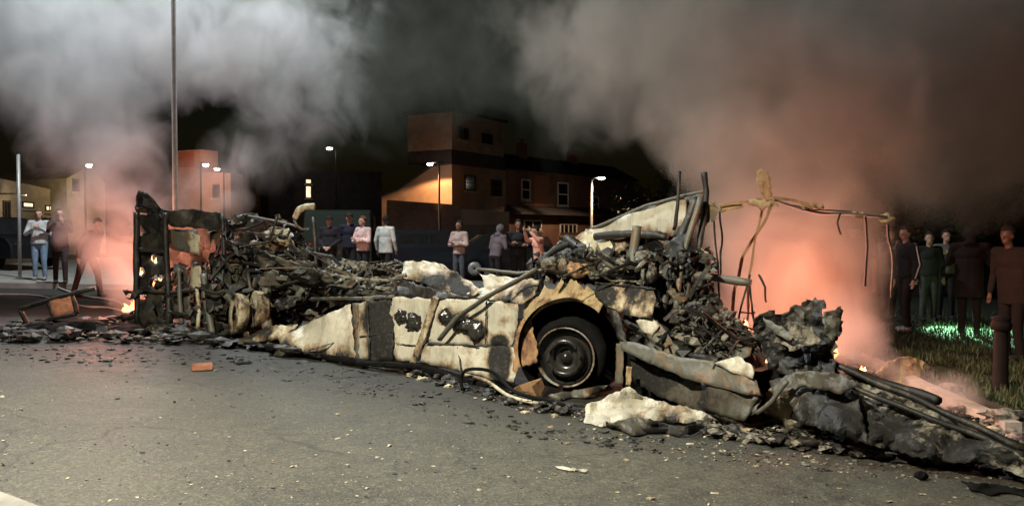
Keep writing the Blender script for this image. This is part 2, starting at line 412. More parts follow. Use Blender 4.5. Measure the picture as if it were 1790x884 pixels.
# corner house with its tall attic block
h1 = thing('corner_house', 'brick corner house at the near end of the terrace, its gable wall lit orange', 'house', base)
F = Facade(C0, C1)
u0, za = wall_hit(791, 196, C0, C1); u1, zb = wall_hit(878, 216, C0, C1)
wall_prism(F, [(0.02, 6.1), (F.L-.2, 6.1), (F.L-.2, za), (0.02, za)], 3, MT['render'], 'attic_storey', h1)
bm = bmesh.new(); F.slab(bm, -.25, F.L-.05, za+.003, za+.16, -3.2, .2); mesh_obj('attic_roof', bm, MT['slate'], h1)
F.window(h1, 800, 222, 818, 246, 'slate'); F.window(h1, 842, 232, 860, 254, 'slate')
F.window(h1, 812, 305, 831, 334, 'slate', tr=.5, bars=0); F.window(h1, 858, 313, 876, 344, 'slate', tr=.5, bars=0)
# gable: faces left of the terrace, sloping top edge
bk = Vector((-F.n.x, -F.n.y)); Gl = C0+bk*4.87
Fg = Facade(Gl, C0)
pr = [wall_hit(px, py, Gl, C0) for px, py in ((694, 334), (757, 291), (789, 287))]
wall_prism(Fg, [(0, -.3), (Fg.L, -.3), (Fg.L, pr[2][1]), pr[1], pr[0], (0, pr[0][1]-.3)], F.L, MT['brick_pale'], 'gable_wall', h1)
bm = bmesh.new()
rp_ = [(0-.1, pr[0][1]-.35), pr[0], pr[1], (Fg.L, pr[2][1])]
for (ua_, z_a), (ub_, z_b) in zip(rp_, rp_[1:]):
    vs = [bm.verts.new(Fg.pt(u, z+dz, o)) for u, z in ((ua_, z_a), (ub_, z_b)) for dz in (.01, .14) for o in (.0, -F.L-.02)]
    for f in ((0,1,3,2),(4,6,7,5),(0,4,5,1),(2,3,7,6),(0,2,6,4),(1,5,7,3)): bm.faces.new([vs[i] for i in f])
mesh_obj('roof', bm, MT['slate'], h1)
bm = bmesh.new(); F.slab(bm, 0.0, F.L, pr[2][1]+.145, 6.095, -3.0, -.02); mesh_obj('parapet', bm, MT['slate'], h1)
# lower brown extension and yard wall before the gable
E0, E1 = at_px(676, 44), at_px(890, 44.5)
h2 = thing('yard_building', 'low brown single-storey building in front of the orange-lit gable', 'outbuilding', Vector((E0.x, E0.y, 0)))
Fe = Facade(E0, E1)
ze = wall_hit(740, 358, E0, E1)[1]
wall_prism(Fe, [(0, -.3), (Fe.L*.6, -.3), (Fe.L*.6, ze), (0, ze+.25)], 2.0, MT['brick'], 'wall', h2)
ub = Fe.L*.6+.01
wall_prism(Fe, [(ub, -.3), (Fe.L, -.3), (Fe.L, 1.95), (ub, 1.95)], 1.9, MT['brick'], 'side_wall', h2)
wall_prism(Fe, [(ub, 1.955), (Fe.L, 1.955), (Fe.L, ze-.35), (ub, ze-.2)], 1.8, MT['brick_pale'], 'render_band', h2)
for a, b_ in ((812, 838), (848, 872)):
    uu0 = wall_hit(a, 420, E0, E1)[0]; uu1 = wall_hit(b_, 420, E0, E1)[0]
    bm = bmesh.new(); Fe.slab(bm, uu0, uu1, 0, 1.9, .003, .05); mesh_obj('door', bm, MT['grey_panel'], h2)
# terrace
h3 = thing('terraced_house', 'dark brick terrace with white sash windows receding to the right', 'house', Vector((C1.x, C1.y, 0)))
Ft = Facade(C1, C2)
wall_prism(Ft, [(0.01, -.3), (Ft.L, -.3), (Ft.L, 5.4), (0.01, 5.4)], 4, MT['brick'], 'wall', h3)
bm = bmesh.new()
for (o0, z0, o1, z1) in ((.35, 5.3, -2, 6.6),):
    q = [Ft.pt(0.02, z0+.1, o0), Ft.pt(Ft.L+.2, z0+.1, o0), Ft.pt(Ft.L+.2, z1, o1), Ft.pt(0.02, z1, o1), Ft.pt(0.02, z0+.1, -4.2), Ft.pt(Ft.L+.2, z0+.1, -4.2)]
    v = [bm.verts.new(x) for x in q]
    for f in ((0,1,2,3), (3,2,5,4), (0,3,4), (1,5,2), (0,4,5,1)): bm.faces.new([v[i] for i in f])
rf = mesh_obj('roof', bm, MT['slate'], h3)
for u in (4.4, 10.5):
    bm = bmesh.new(); box(bm, Ft.pt(u, 6.8, -2), (.7, 1.1, 1.2)); 
    for k in (-.25, .25): tube(bm, [Ft.pt(u, 7.3, -2)+Vector((0, k, 0)), Ft.pt(u, 7.7, -2)+Vector((0, k, 0))], .13, 8)
    mesh_obj('chimney', bm, MT['brick'], rf)
Ft.window(h3, 911, 313, 926, 350, tr=.5, bars=0); Ft.window(h3, 974, 318, 993, 361, tr=.5, bars=0, fw=.1); Ft.window(h3, 1033, 343, 1046, 370, tr=.5, bars=0)
Ft.window(h3, 915, 384, 946, 402, bars=1, fw=.1); Ft.window(h3, 978, 390, 1008, 411, bars=3, fw=.1)
for a, b_ in ((912, 948), (976, 1012)):     # doors and bays below the white fanlights
    uu0 = wall_hit(a+2, 420, C1, C2)[0]; uu1 = wall_hit(b_-2, 420, C1, C2)[0]
    bm = bmesh.new(); Ft.slab(bm, uu0, uu1, 0, 1.55, .003, .08)
    for k in range(1, 3): Ft.slab(bm, uu0+(uu1-uu0)*k/3-.03, uu0+(uu1-uu0)*k/3+.03, .1, 1.5, .081, .11)
    mesh_obj('door', bm, MT['grey_panel'], h3)
bm = bmesh.new()
ca, zca = wall_hit(900, 372, C1, C2)
vs = [bm.verts.new(x) for x in (Ft.pt(.1, zca+.5, 0.004), Ft.pt(Ft.L, zca+.5, 0.004), Ft.pt(Ft.L, zca, 1.1), Ft.pt(.1, zca, 1.1), Ft.pt(.1, zca-.1, 1.1), Ft.pt(Ft.L, zca-.1, 1.1), Ft.pt(.1, zca-.1, .004), Ft.pt(Ft.L, zca-.1, .004))]
for f in ((0,1,2,3), (3,2,5,4), (4,5,7,6), (0,3,4,6), (1,7,5,2), (0,6,7,1)): bm.faces.new([vs[i] for i in f])
mesh_obj('porch_roof', bm, MT['slate'], h3)
q0, q1 = wall_hit(932, 335, C1, C2)[0], wall_hit(957, 335, C1, C2)[0]
bm = bmesh.new(); Ft.slab(bm, q0, q1, 3.2, 5.2, .003, .03); mesh_obj('wall_panel', bm, MT['brickred'], h3)
lb = gx(768, 44.0)
street_lamp(lb, 5.0, 'lit street lamp in front of the orange gable wall', (-.55, 1.4), .06, 1300, (1, .50, .22), group='lit street lamps by the houses', rad=.1)
lb = gx(1034, 52)
street_lamp(lb, 4.9, 'lit street lamp with slanting pole beside the terrace, rightmost lamp', (.35, -.1), .09, 800, (1, .62, .38), group='lit street lamps by the houses', rad=.1)

# houses behind the left smoke
A0, A1 = at_px(298, 46), at_px(352, 45); A2 = at_px(404, 44.6)
h4 = thing('brick_house', 'red-lit brick house seen through smoke behind the tall lamp post', 'house', Vector((A0.x, A0.y, 0)))
Fa = Facade(A0, A1); zt = wall_hit(325, 265, A0, A1)[1]
wall_prism(Fa, [(.35, 0), (Fa.L, 0), (Fa.L, 5.9), (.35, 5.9)], 1.2, MT['brick_pale'], 'wall', h4)
ua, ub2 = wall_hit(313, 300, A0, A1)[0], wall_hit(340, 300, A0, A1)[0]
wall_prism(Fa, [(ua, 5.0), (ub2, 5.0), (ub2, zt), (ua, zt)], 1.0, MT['brickred'], 'chimney', h4).location.y -= 0.003
Fb = Facade(A1, A2); zt2 = wall_hit(370, 303, A1, A2)[1]
wall_prism(Fb, [(0.01, 0), (Fb.L, 0), (Fb.L, zt2), (.01, zt2+.1)], 1.2, MT['brick_pale'], 'side_wall', h4)
Fb.window(h4, 372, 322, 384, 346, 'slate', tr=.5, bars=0)
street_lamp(gx(352, 41), 4.35, 'lit street lamp before the red-lit brick house', (-.1, .8), .05, 700, (1, .42, .26), group='lit street lamps by the houses', rad=.1, spot=(P(340, 300, 45.6), 100), polemat='iron')
street_lamp(gx(392, 43), 4.2, 'small lit lamp at the right end of the red-lit brick house', (-.2, 0), .05, 60, (1, .6, .3), group='lit street lamps by the houses', rad=.06, head_s=.6, polemat='iron')
B0, B1 = at_px(118, 42), at_px(185, 44)
h5 = thing('house', 'yellow-lit house end seen through smoke above the bystanders', 'house', Vector((B0.x, B0.y, 0)))
Fh = Facade(B0, B1)
wall_prism(Fh, [(0, 0), (Fh.L, 0), (Fh.L, 4.1), (Fh.L*.6, 4.9), (0, 4.2)], 6, MT['render'], 'wall', h5)
Fh.window(h5, 126, 312, 138, 335, 'slate', tr=.5, bars=0)
street_lamp(gx(150, 38.5), 4.1, 'lit street lamp before the yellow-lit house end', (-.25, .8), .05, 420, (1, .72, .34), group='lit street lamps by the houses', rad=.1, spot=(P(152, 320, 43), 100), polemat='iron')
L0, L1 = at_px(-160, 33), at_px(118, 44)
h6 = thing('shop_row', 'dark row of shops on the far left with two lit windows', 'building', Vector((L0.x, L0.y, 0)))
Fl = Facade(L0, L1)
wall_prism(Fl, [(0, 0), (Fl.L, 0), (Fl.L, 3.6), (0, 4.4)], 6, MT['render'], 'wall', h6)
Fl.window(h6, 38, 352, 58, 364, 'slate', 'winlit', bars=0); Fl.window(h6, 78, 358, 100, 370, 'slate', 'winlit', bars=2)
Fl.window(h6, 4, 350, 18, 420, 'slate'); Fl.window(h6, 66, 380, 104, 430, 'slate')
light('shop_light', 'POINT', Fl.pt(wall_hit(0, 320, L0, L1)[0], 3.1, 1.3), 45, (1, .72, .42), h6, .1)
bm = bmesh.new(); c = Fl.pt(wall_hit(0, 320, L0, L1)[0], 3.3, .7); tube(bm, [c-Fl.n*.7, c, c+Fl.n*.5-Vector((0,0,.05))], .04, 6); mesh_obj('wall_lamp', bm, MT['steel'], h6)
# dark building with the narrow lit stair window
K0, K1 = at_px(470, 52), at_px(668, 54.5)
h7 = thing('dark_building', 'unlit flat-roofed building with one narrow lit stair window', 'building', Vector((K0.x, K0.y, 0)))
Fk = Facade(K0, K1)
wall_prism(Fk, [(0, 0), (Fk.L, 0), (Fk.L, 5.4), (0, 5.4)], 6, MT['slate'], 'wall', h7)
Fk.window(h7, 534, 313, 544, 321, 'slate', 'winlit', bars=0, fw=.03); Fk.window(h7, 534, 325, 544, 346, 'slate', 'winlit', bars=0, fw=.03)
street_lamp(gx(588, 50), 6.05, 'faint distant street lamp above the dark flat-roofed building', (-.2, 0), .04, 12, (.9, .95, 1), group='lit street lamps by the houses', rad=.06, head_s=.8, polemat='iron')

# trees, dark against the sky
def leafmat():
    m, t, b = newmat('night_leaves')
    tc = t.nodes.new('ShaderNodeTexCoord')
    n = nd(t, 'ShaderNodeTexNoise', Scale=1.3, Detail=3.0); t.links.new(tc.outputs['Object'], n.inputs[0])
    t.links.new(ramp(t, n.outputs[0], [(.35, (.02, .035, .012)), (.65, (.07, .10, .03))]).outputs[0], b.inputs['Base Color'])
    b.inputs['Roughness'].default_value = .6
    return m
MT['leaf'] = leafmat(); MT['bark'] = simple('dark_bark', (.06, .045, .03), .95, .4, 12)
def tree(base, h, r, label, seed):
    rnd = random.Random(seed)
    t = thing('tree', label, 'tree', base, 'dark trees beyond the crowd')
    b = Vector(base); bm = bmesh.new()
    tube(bm, [b, b+Vector((.1, 0, h*.25)), b+Vector((0, .1, h*.6))], [.2, .15, .06], 8)
    cl = []
    for k in range(9):
        a = rnd.uniform(0, 6.28); s = b+Vector((0, 0, h*rnd.uniform(.25, .55)))
        e = b+Vector((math.cos(a)*r*rnd.uniform(.4, .9), math.sin(a)*r*rnd.uniform(.4, .9), h*rnd.uniform(.5, .95)))
        tube(bm, [s, (s+e)/2+Vector((0, 0, -.1)), e], [.07, .045, .015], 6)
        cl += [(e, r*rnd.uniform(.3, .5)), ((s+e)/2, r*.3)]
    mesh_obj('trunk', bm, MT['bark'], t, True)
    bm = bmesh.new()
    for c, cr in cl:
        for k in range(230):
            d = Vector([rnd.gauss(0, 1) for _ in range(3)]).normalized()*cr*rnd.random()**.4
            p = c+d; a = Vector([rnd.gauss(0, 1) for _ in range(3)]).normalized(); q = a.orthogonal().normalized(); s = rnd.uniform(.05, .11)
            vs = [bm.verts.new(p+a*s*1.5), bm.verts.new(p+q*s*.6), bm.verts.new(p-a*s*1.5), bm.verts.new(p-q*s*.6)]
            bm.faces.new(vs)
    mesh_obj('crown', bm, MT['leaf'], t)
tree(gx(1530, 24), 4.2, 1.5, 'dark leafy tree just right of the burning frame', 3)
tree(gx(1700, 27), 4.6, 2.2, 'broad dark tree behind the crowd on the grass', 5)
tree(gx(1130, 48), 6.0, 2.4, 'dark tree at the far end of the terrace', 9)

# ------------------------------------------------------------------ people
def remeshed(bm, vox, name, m, parent, sm=2):
    me = bpy.data.meshes.new(name); bmesh.ops.recalc_face_normals(bm, faces=bm.faces); bm.to_mesh(me); bm.free()
    o = bpy.data.objects.new(name, me); COL.objects.link(o)
    r = o.modifiers.new('r', 'REMESH'); r.mode = 'VOXEL'; r.voxel_size = vox; r.use_smooth_shade = True
    s = o.modifiers.new('s', 'SMOOTH'); s.iterations = sm; s.factor = .5
    dg = bpy.context.evaluated_depsgraph_get(); dg.update()
    nm = bpy.data.meshes.new_from_object(o.evaluated_get(dg))
    o.modifiers.clear(); o.data = nm; bpy.data.meshes.remove(me); nm.name = name
    nm.materials.clear(); nm.materials.append(m)
    for p in nm.polygons: p.use_smooth = True
    o.parent = parent
    return o
def cap(bm, a, b, ra, rb, n=10, fl=1.0):
    a = Vector(a); b = Vector(b); t = (b-a)
    L = max(t.length, 1e-4); t = t/L
    pts = [a-t*ra*.85, a-t*ra*.5, a, b, b+t*rb*.5, b+t*rb*.85]
    tube(bm, pts, [ra*.45, ra*.85, ra, rb, rb*.85, rb*.45], n)
def ell(bm, c, s, R=None):
    ret = bmesh.ops.create_icosphere(bm, subdivisions=3, radius=1)
    for v in ret['verts']:
        q = Vector((v.co.x*s[0], v.co.y*s[1], v.co.z*s[2]))
        if R is not None: q = R@q
        v.co = Vector(c)+q
PM = {}
def cloth(name, col, rough=.9):
    if name not in PM: PM[name] = simple(name, col, rough, .35, 5, bmp=.035)
    return PM[name]
SKIN = {'light': simple('light_skin', (.50, .30, .22), .55, .08, 5, bmp=0), 'brown': simple('brown_skin', (.24, .13, .08), .55, .08, 5, bmp=0), 'dark': simple('deep_brown_skin', (.12, .065, .04), .5, .08, 5, bmp=0)}
def person(label, pos, h=1.75, yaw=0, arms='down', lean=0, headyaw=0, headtilt=0, skin='light', top=('navy', (.01, .012, .02)), legs=('black_cloth', (.012, .012, .013)),
           hair=('dark_hair', (.015, .01, .008)), cap_=None, stride=0, wide=1.0, sleeves=True, hood=False, skirt=0, phone=False, stripe=False, shoes=('dark_shoes', (.02, .02, .02)), longhair=False, hem=None):
    k = h/1.75
    t = thing('person', label, 'person', Vector(pos), 'bystanders watching the fire')
    V = Vector
    pel = V((0, 0, .95)); Rl = Matrix.Rotation(math.radians(lean), 3, 'X')     # lean>0: forward (towards -y)
    def up(p): return pel+Rl@(V(p)-pel)
    ch = up((0, 0, 1.27)); nb = up((0, -.005, 1.47)); hc = up((0, -.03, 1.635))
    sh = {s: up((s*.185*wide, 0, 1.42)) for s in (-1, 1)}
    hip = {s: V((s*.09*wide, 0, .90)) for s in (-1, 1)}
    kn = {s: V((s*.10, -.03-s*stride*.16, .50)) for s in (-1, 1)}
    an = {s: V((s*.11, .02-s*stride*.26, .085)) for s in (-1, 1)}
    el, wr, fd = {}, {}, {}
    for s in (-1, 1):
        if arms == 'down' or (arms == 'phone' and s == 1) or (arms == 'wave' and s == 1):
            el[s] = up((s*.25*wide, .03, 1.13)); wr[s] = up((s*.26*wide, -.05, .87)); fd[s] = V((0, -.15, -1))
        elif arms == 'clasp':
            el[s] = up((s*.26*wide, .02, 1.14)); wr[s] = up((s*.09, -.20, .96)); fd[s] = V((-s*.8, -.1, -.5))
        elif arms == 'folded':
            el[s] = up((s*.25*wide, -.08, 1.14)); wr[s] = up((-s*.06, -.22, 1.17+s*.03)); fd[s] = V((-s, .1, .15))
        elif arms in ('phone', 'wave'):
            el[s] = up((s*.26, -.14, 1.22)); wr[s] = up((s*.10, -.30, 1.42)); fd[s] = V((-s*.2, -.2, 1))
        elif arms == 'film':
            el[s] = up((s*.23, -.18, 1.24)); wr[s] = up((s*.07, -.34, 1.44)); fd[s] = V((-s*.4, -.2, 1))
        elif arms == 'raised':
            el[s] = up((s*.27, -.14, 1.42)); wr[s] = up((s*.15, -.26, 1.66)); fd[s] = V((-s*.2, -.2, 1))
        elif arms == 'chest':
            el[s] = up((s*.26*wide, -.06, 1.15)); wr[s] = up((s*.06, -.24, 1.30)); fd[s] = V((-s*.8, -.1, .4))
    # body: one continuous surface
    bm = bmesh.new()
    ell(bm, up((0, 0, 1.30)), (.155*wide, .10, .17), Rl); ell(bm, up((0, 0, 1.12)), (.135*wide, .095, .16), Rl); ell(bm, (0, 0, .95), (.155*wide, .11, .12))
    cap(bm, sh[-1], sh[1], .065, .065)
    Rh = Rl@Matrix.Rotation(math.radians(headyaw), 3, 'Z')@Matrix.Rotation(math.radians(headtilt), 3, 'X')
    cap(bm, nb-V((0, 0, .03)), hc, .056, .052)
    ell(bm, hc+Rh@V((0, .01, .025)), (.076, .092, .10), Rh); ell(bm, hc+Rh@V((0, -.025, -.05)), (.055, .06, .065), Rh)
    ell(bm, hc+Rh@V((0, -.092, -.012)), (.012, .02, .024), Rh); ell(bm, hc+Rh@V((0, -.075, .028)), (.05, .014, .012), Rh)
    ell(bm, hc+Rh@V((0, -.083, -.055)), (.026, .010, .010), Rh)
    for s in (-1, 1): ell(bm, hc+Rh@V((s*.078, .012, -.005)), (.012, .02, .032), Rh)
    for s in (-1, 1):
        cap(bm, sh[s], el[s], .052, .040); cap(bm, el[s], wr[s], .039, .027)
        f = fd[s].normalized(); side = f.cross(V((0, -1, .2))).normalized()
        pc = wr[s]+f*.055; cap(bm, wr[s], wr[s]+f*.07, .027, .035)
        for i, (o_, L) in enumerate(((-.030, .065), (-.010, .078), (.010, .072), (.029, .055))):
            r0 = wr[s]+f*.075+side*o_; m1 = r0+f*L*.5; m2 = m1+(f+V((0, -.5, 0))).normalized()*L*.5
            cap(bm, r0, m1, .0105, .010, 6); cap(bm, m1, m2, .010, .009, 6)
        cap(bm, wr[s]+f*.03+side*.025*s, wr[s]+f*.075+side*.055*s+V((0, -.02, 0)), .013, .011, 6)
        cap(bm, hip[s], kn[s], .080, .054); cap(bm, kn[s], an[s], .052, .036)
        ell(bm, an[s]+V((0, -.06, -.045)), (.042, .12, .036))
    bmesh.ops.scale(bm, vec=(k, k, k), verts=bm.verts)
    body = remeshed(bm, .012, 'body', SKIN[skin], t)
    # eyes
    for s in (-1, 1):
        bm = bmesh.new(); ell(bm, hc+Rh@V((s*.029, -.083, .008)), (.009, .006, .006), Rh); bmesh.ops.scale(bm, vec=(k, k, k), verts=bm.verts)
        o = mesh_obj('eye', bm, MT['blackgloss'], None, True); o.parent = t
    # top
    bm = bmesh.new()
    z0 = hem if hem else .90
    ell(bm, up((0, 0, 1.30)), (.185*wide, .128, .185), Rl); ell(bm, up((0, 0, 1.14)), (.168*wide, .125, .18), Rl)
    n = 14; rings = []
    for z, rx, ry in ((z0, .185, .142), (z0+.12, .178, .136), (1.2, .172, .128)):
        rings.append([bm.verts.new(up((math.cos(6.283*i/n)*rx*wide, math.sin(6.283*i/n)*ry, z))) for i in range(n)])
    for a, b in zip(rings, rings[1:]):
        for i in range(n): bm.faces.new((a[i], a[(i+1) % n], b[(i+1) % n], b[i]))
    bm.faces.new(rings[0][::-1]); bm.faces.new(rings[-1])
    cap(bm, sh[-1], sh[1], .078, .078); cap(bm, up((0, 0, 1.42)), nb+V((0, 0, .0)), .08, .062)
    for s in (-1, 1):
        if sleeves: cap(bm, sh[s], el[s], .070, .058); cap(bm, el[s], wr[s]+(el[s]-wr[s])*.08, .056, .042)
        else: cap(bm, sh[s], sh[s]+(el[s]-sh[s])*.6, .070, .064)
    if hood:
        ell(bm, hc+Rh@V((0, .035, .015)), (.105, .105, .13), Rh); ell(bm, nb+Rl@V((0, .06, .0)), (.11, .09, .07), Rl)
    for v in bm.verts:
        f_ = noise.noise(v.co*9+Vector(pos)); v.co += Vector((f_, noise.noise(v.co*8+Vector((5, 1, 2))), 0))*.016
    bmesh.ops.scale(bm, vec=(k, k, k), verts=bm.verts)
    remeshed(bm, .018, 'hooded_top' if hood else 'top', cloth(*top), t, 2)
    # trousers
    bm = bmesh.new()
    ell(bm, (0, 0, .93), (.172*wide, .128, .13))
    for s in (-1, 1):
        cap(bm, hip[s], kn[s], .100, .072); cap(bm, kn[s], an[s]+V((0, 0, .02)), .070, .056)
    bmesh.ops.scale(bm, vec=(k, k, k), verts=bm.verts)
    remeshed(bm, .018, 'trousers', cloth(*legs), t, 2)
    for s in (-1, 1):
        bm = bmesh.new(); ell(bm, an[s]+V((0, -.065, -.04)), (.052, .145, .044)); ell(bm, an[s]+V((0, .01, -.01)), (.05, .06, .05))
        bmesh.ops.scale(bm, vec=(k, k, k), verts=bm.verts)
        for v in bm.verts: v.co.z = max(v.co.z, 0)
        o = mesh_obj('shoe', bm, cloth(*shoes), None, True); o.parent = t
    if not hood:
        bm = bmesh.new()
        ret = bmesh.ops.create_icosphere(bm, subdivisions=3, radius=1)
        for v in ret['verts']:
            q = v.co.copy()
            if q.y < -.2 and q.z < .35: q.y = -.2; 
            if q.z < -.25 and not longhair: q.z = -.25
            q = V((q.x*.087, q.y*.102, q.z*(.115 if not longhair or q.z > 0 else .26)))
            v.co = hc+Rh@(q+V((0, .018, .035)))+Vector((NZ(v.co, 40), NZ(v.co, 37), 0))*.004
        bmesh.ops.scale(bm, vec=(k, k, k), verts=bm.verts)
        o = mesh_obj('hair', bm, cloth(*hair), None, True); o.parent = t
    if cap_:
        bm = bmesh.new()
        ret = bmesh.ops.create_icosphere(bm, subdivisions=3, radius=1)
        for v in ret['verts']:
            q = v.co.copy(); q.z = max(q.z, 0)
            v.co = hc+Rh@V((q.x*.095, q.y*.108+.01, q.z*.10+.055))
        ret = bmesh.ops.create_icosphere(bm, subdivisions=2, radius=1)
        for v in ret['verts']:
            v.co = hc+Rh@V((v.co.x*.07, v.co.y*.075-.125, v.co.z*.012+.058))
        bmesh.ops.scale(bm, vec=(k, k, k), verts=bm.verts)
        o = mesh_obj('cap', bm, cloth(*cap_), None, True); o.parent = t
    if stripe:
        for s in (-1, 1):
            bm = bmesh.new()
            o_ = V((s*.066, 0, 0))
            tube(bm, [sh[s]+V((s*.04, 0, .055)), sh[s]+o_, el[s]+V((s*.058, 0, 0)), wr[s]+V((s*.045, 0, .03))], [.014]*4, 6)
            bmesh.ops.scale(bm, vec=(k, k, k), verts=bm.verts)
            o = mesh_obj('sleeve_stripe', bm, cloth('white_stripe', (.7, .7, .68)), None, True); o.parent = t
    if phone:
        s = -1; bm = bmesh.new()
        c = (wr[-1]+fd[-1].normalized()*.11+V((0, -.035, 0)))*k
        ph = thing('mobile_phone', 'dark phone held by the '+phone, 'phone', Vector(pos)+Matrix.Rotation(math.radians(yaw), 3, 'Z')@c)
        ph.rotation_euler = (0, 0, math.radians(yaw))
        box(bm, (0, 0, 0), (.075, .01, .15)); o = mesh_obj('case', bm, MT['blackgloss'], None); o.parent = ph
    t.rotation_euler = (0, 0, math.radians(yaw))
    return t
def pp_(px, d, lift=0):
    v = gx(px, d); v.z += lift; return v
PV = .12     # raised pavement / verge
person('woman in a pale grey top and blue jeans standing on the far pavement', pp_(69, 20.3, PV), 1.66, 15, 'chest', wide=1.12, top=('pale_grey_top', (.42, .42, .43)), legs=('blue_jeans', (.16, .23, .33)), hair=('brown_hair', (.10, .06, .035)), longhair=True, shoes=('grey_shoes', (.2, .19, .18)))
person('person in dark clothes filming beside the woman in jeans', pp_(105, 19.4, PV), 1.68, 25, 'film', top=('brown_black_coat', (.045, .018, .016)), legs=('maroon_black', (.03, .014, .013)), wide=1.05, stride=.6, phone='person in dark clothes by the woman in jeans', hem=.75)
person('dark-clothed person striding through the edge of the pink smoke', pp_(152, 17.6), 1.66, 70, 'down', lean=24, top=('smoke_brown', (.06, .03, .028)), legs=('smoke_brown', (.06, .03, .028)), stride=1.0, hood=False)
person('man in a black long-sleeved top and cap, leftmost of the central four', pp_(576, 22.0, PV), 1.72, -8, 'clasp', top=('black_sweat', (.012, .011, .015)), cap_=('black_cap', (.012, .01, .01)), wide=1.1)
person('tall man in a navy T-shirt and cap behind the man in the pink sweater', pp_(611, 22.4, PV), 1.82, 5, 'down', top=('navy_tee', (.012, .012, .028)), cap_=('maroon_cap', (.03, .012, .012)), sleeves=False)
person('man in a pale pink sweater with folded arms', pp_(635, 21.4, PV), 1.74, -35, 'folded', headyaw=-20, top=('pale_pink_sweater', (.68, .50, .47)), hair=('ginger_hair', (.10, .035, .02)), wide=1.08)
person('man in a white and pink jacket turned away, right of the folded-arms man', pp_(674, 22.2, PV), 1.78, 150, 'down', top=('off_white_jacket', (.58, .58, .53)), skin='dark', wide=1.15, stride=.5, hem=.82)
person('bearded man in a dusty pink sweater with folded arms, alone before the brown building', pp_(803, 21.8, PV), 1.70, -25, 'folded', headyaw=-15, top=('dusty_pink_sweater', (.40, .30, .27)), legs=('faded_jeans', (.06, .07, .09)), skin='brown')
person('person in a mauve hooded top leaning, back turned', pp_(866, 20.6, PV), 1.66, 140, 'chest', lean=16, top=('mauve_hoodie', (.12, .095, .11)), hood=True)
person('man in a black jacket with arms crossed beside the mauve hooded person', pp_(906, 20.9, PV), 1.76, 10, 'folded', top=('black_jacket', (.012, .011, .012)), skin='brown', wide=1.15)
person('person in a white and orange top raising both arms behind the wreck', pp_(943, 20.2, PV), 1.62, -60, 'raised', lean=8, top=('salmon_white_top', (.72, .36, .27)), skin='light')
person('man in a black tracksuit with white sleeve stripes standing on the grass', pp_(1585, 14.4, PV), 1.76, -80, 'down', headtilt=12, top=('black_track_top', (.012, .010, .011)), legs=('black_track_bottoms', (.02, .012, .011)), stripe=True, shoes=('white_socks', (.5, .5, .5)), wide=1.0, stride=.25)
person('man seen through the orange smoke with his back turned', pp_(1492, 12.6, PV), 1.78, 165, 'down', top=('black_tee', (.03, .022, .018)), legs=('khaki_shorts', (.22, .13, .10)), sleeves=False, skin='light', wide=1.1)
person('person in grey just left of the tracksuit man, half hidden by smoke', pp_(1553, 16.2, PV), 1.74, 20, 'wave', top=('grey_jacket', (.07, .06, .05)), skin='brown')
person('person in dark clothes right behind the tracksuit man', pp_(1624, 16.5, PV), 1.70, -10, 'down', top=('dark_olive_coat', (.02, .019, .016)), legs=('grey_legs', (.06, .06, .055)))
person('person in a pale grey top and black trousers on the grass', pp_(1654, 17.0, PV), 1.76, -20, 'chest', top=('taupe_top', (.13, .115, .095)), headyaw=25)
person('person in a long dark red coat on the dark side of the crowd', pp_(1696, 14.2, PV), 1.80, 150, 'chest', top=('dark_red_coat', (.010, .004, .004)), legs=('dark_red_coat', (.010, .004, .004)), wide=1.25, hem=.6, lean=5, hood=True)
person('heavy person in a brown coat at the right edge by the bollard', pp_(1772, 11.2, PV), 1.74, -75, 'down', top=('brown_coat', (.016, .008, .005)), legs=('dark_red_coat', (.010, .004, .004)), wide=1.3, hem=.75, skin='dark', lean=6, headtilt=8)

tc_ = pp_(1650, 16.2, PV)+Vector((0, 0, 1.05))  # added phone and lamp: the bright grass patch has no known source
ph = thing('mobile_phone', 'made-up phone torch added to light the grass beneath the pale-topped person', 'phone', tc_)
bm = bmesh.new(); box(bm, tc_, (.075, .012, .15), Matrix.Rotation(.9, 3, 'X')); mesh_obj('case', bm, MT['blackgloss'], ph)
bm = bmesh.new(); ell(bm, tc_+Vector((.02, -.02, .03)), (.008, .008, .008)); mesh_obj('added_torch_lens', bm, MT['lampglow'], ph, True)
light('added_grass_light', 'SPOT', tc_+Vector((.02, -.14, -.03)), 2200, (.42, 1, .55), ph, .02, tc_+Vector((-.12, -1.25, -1.15)), 66, .6)

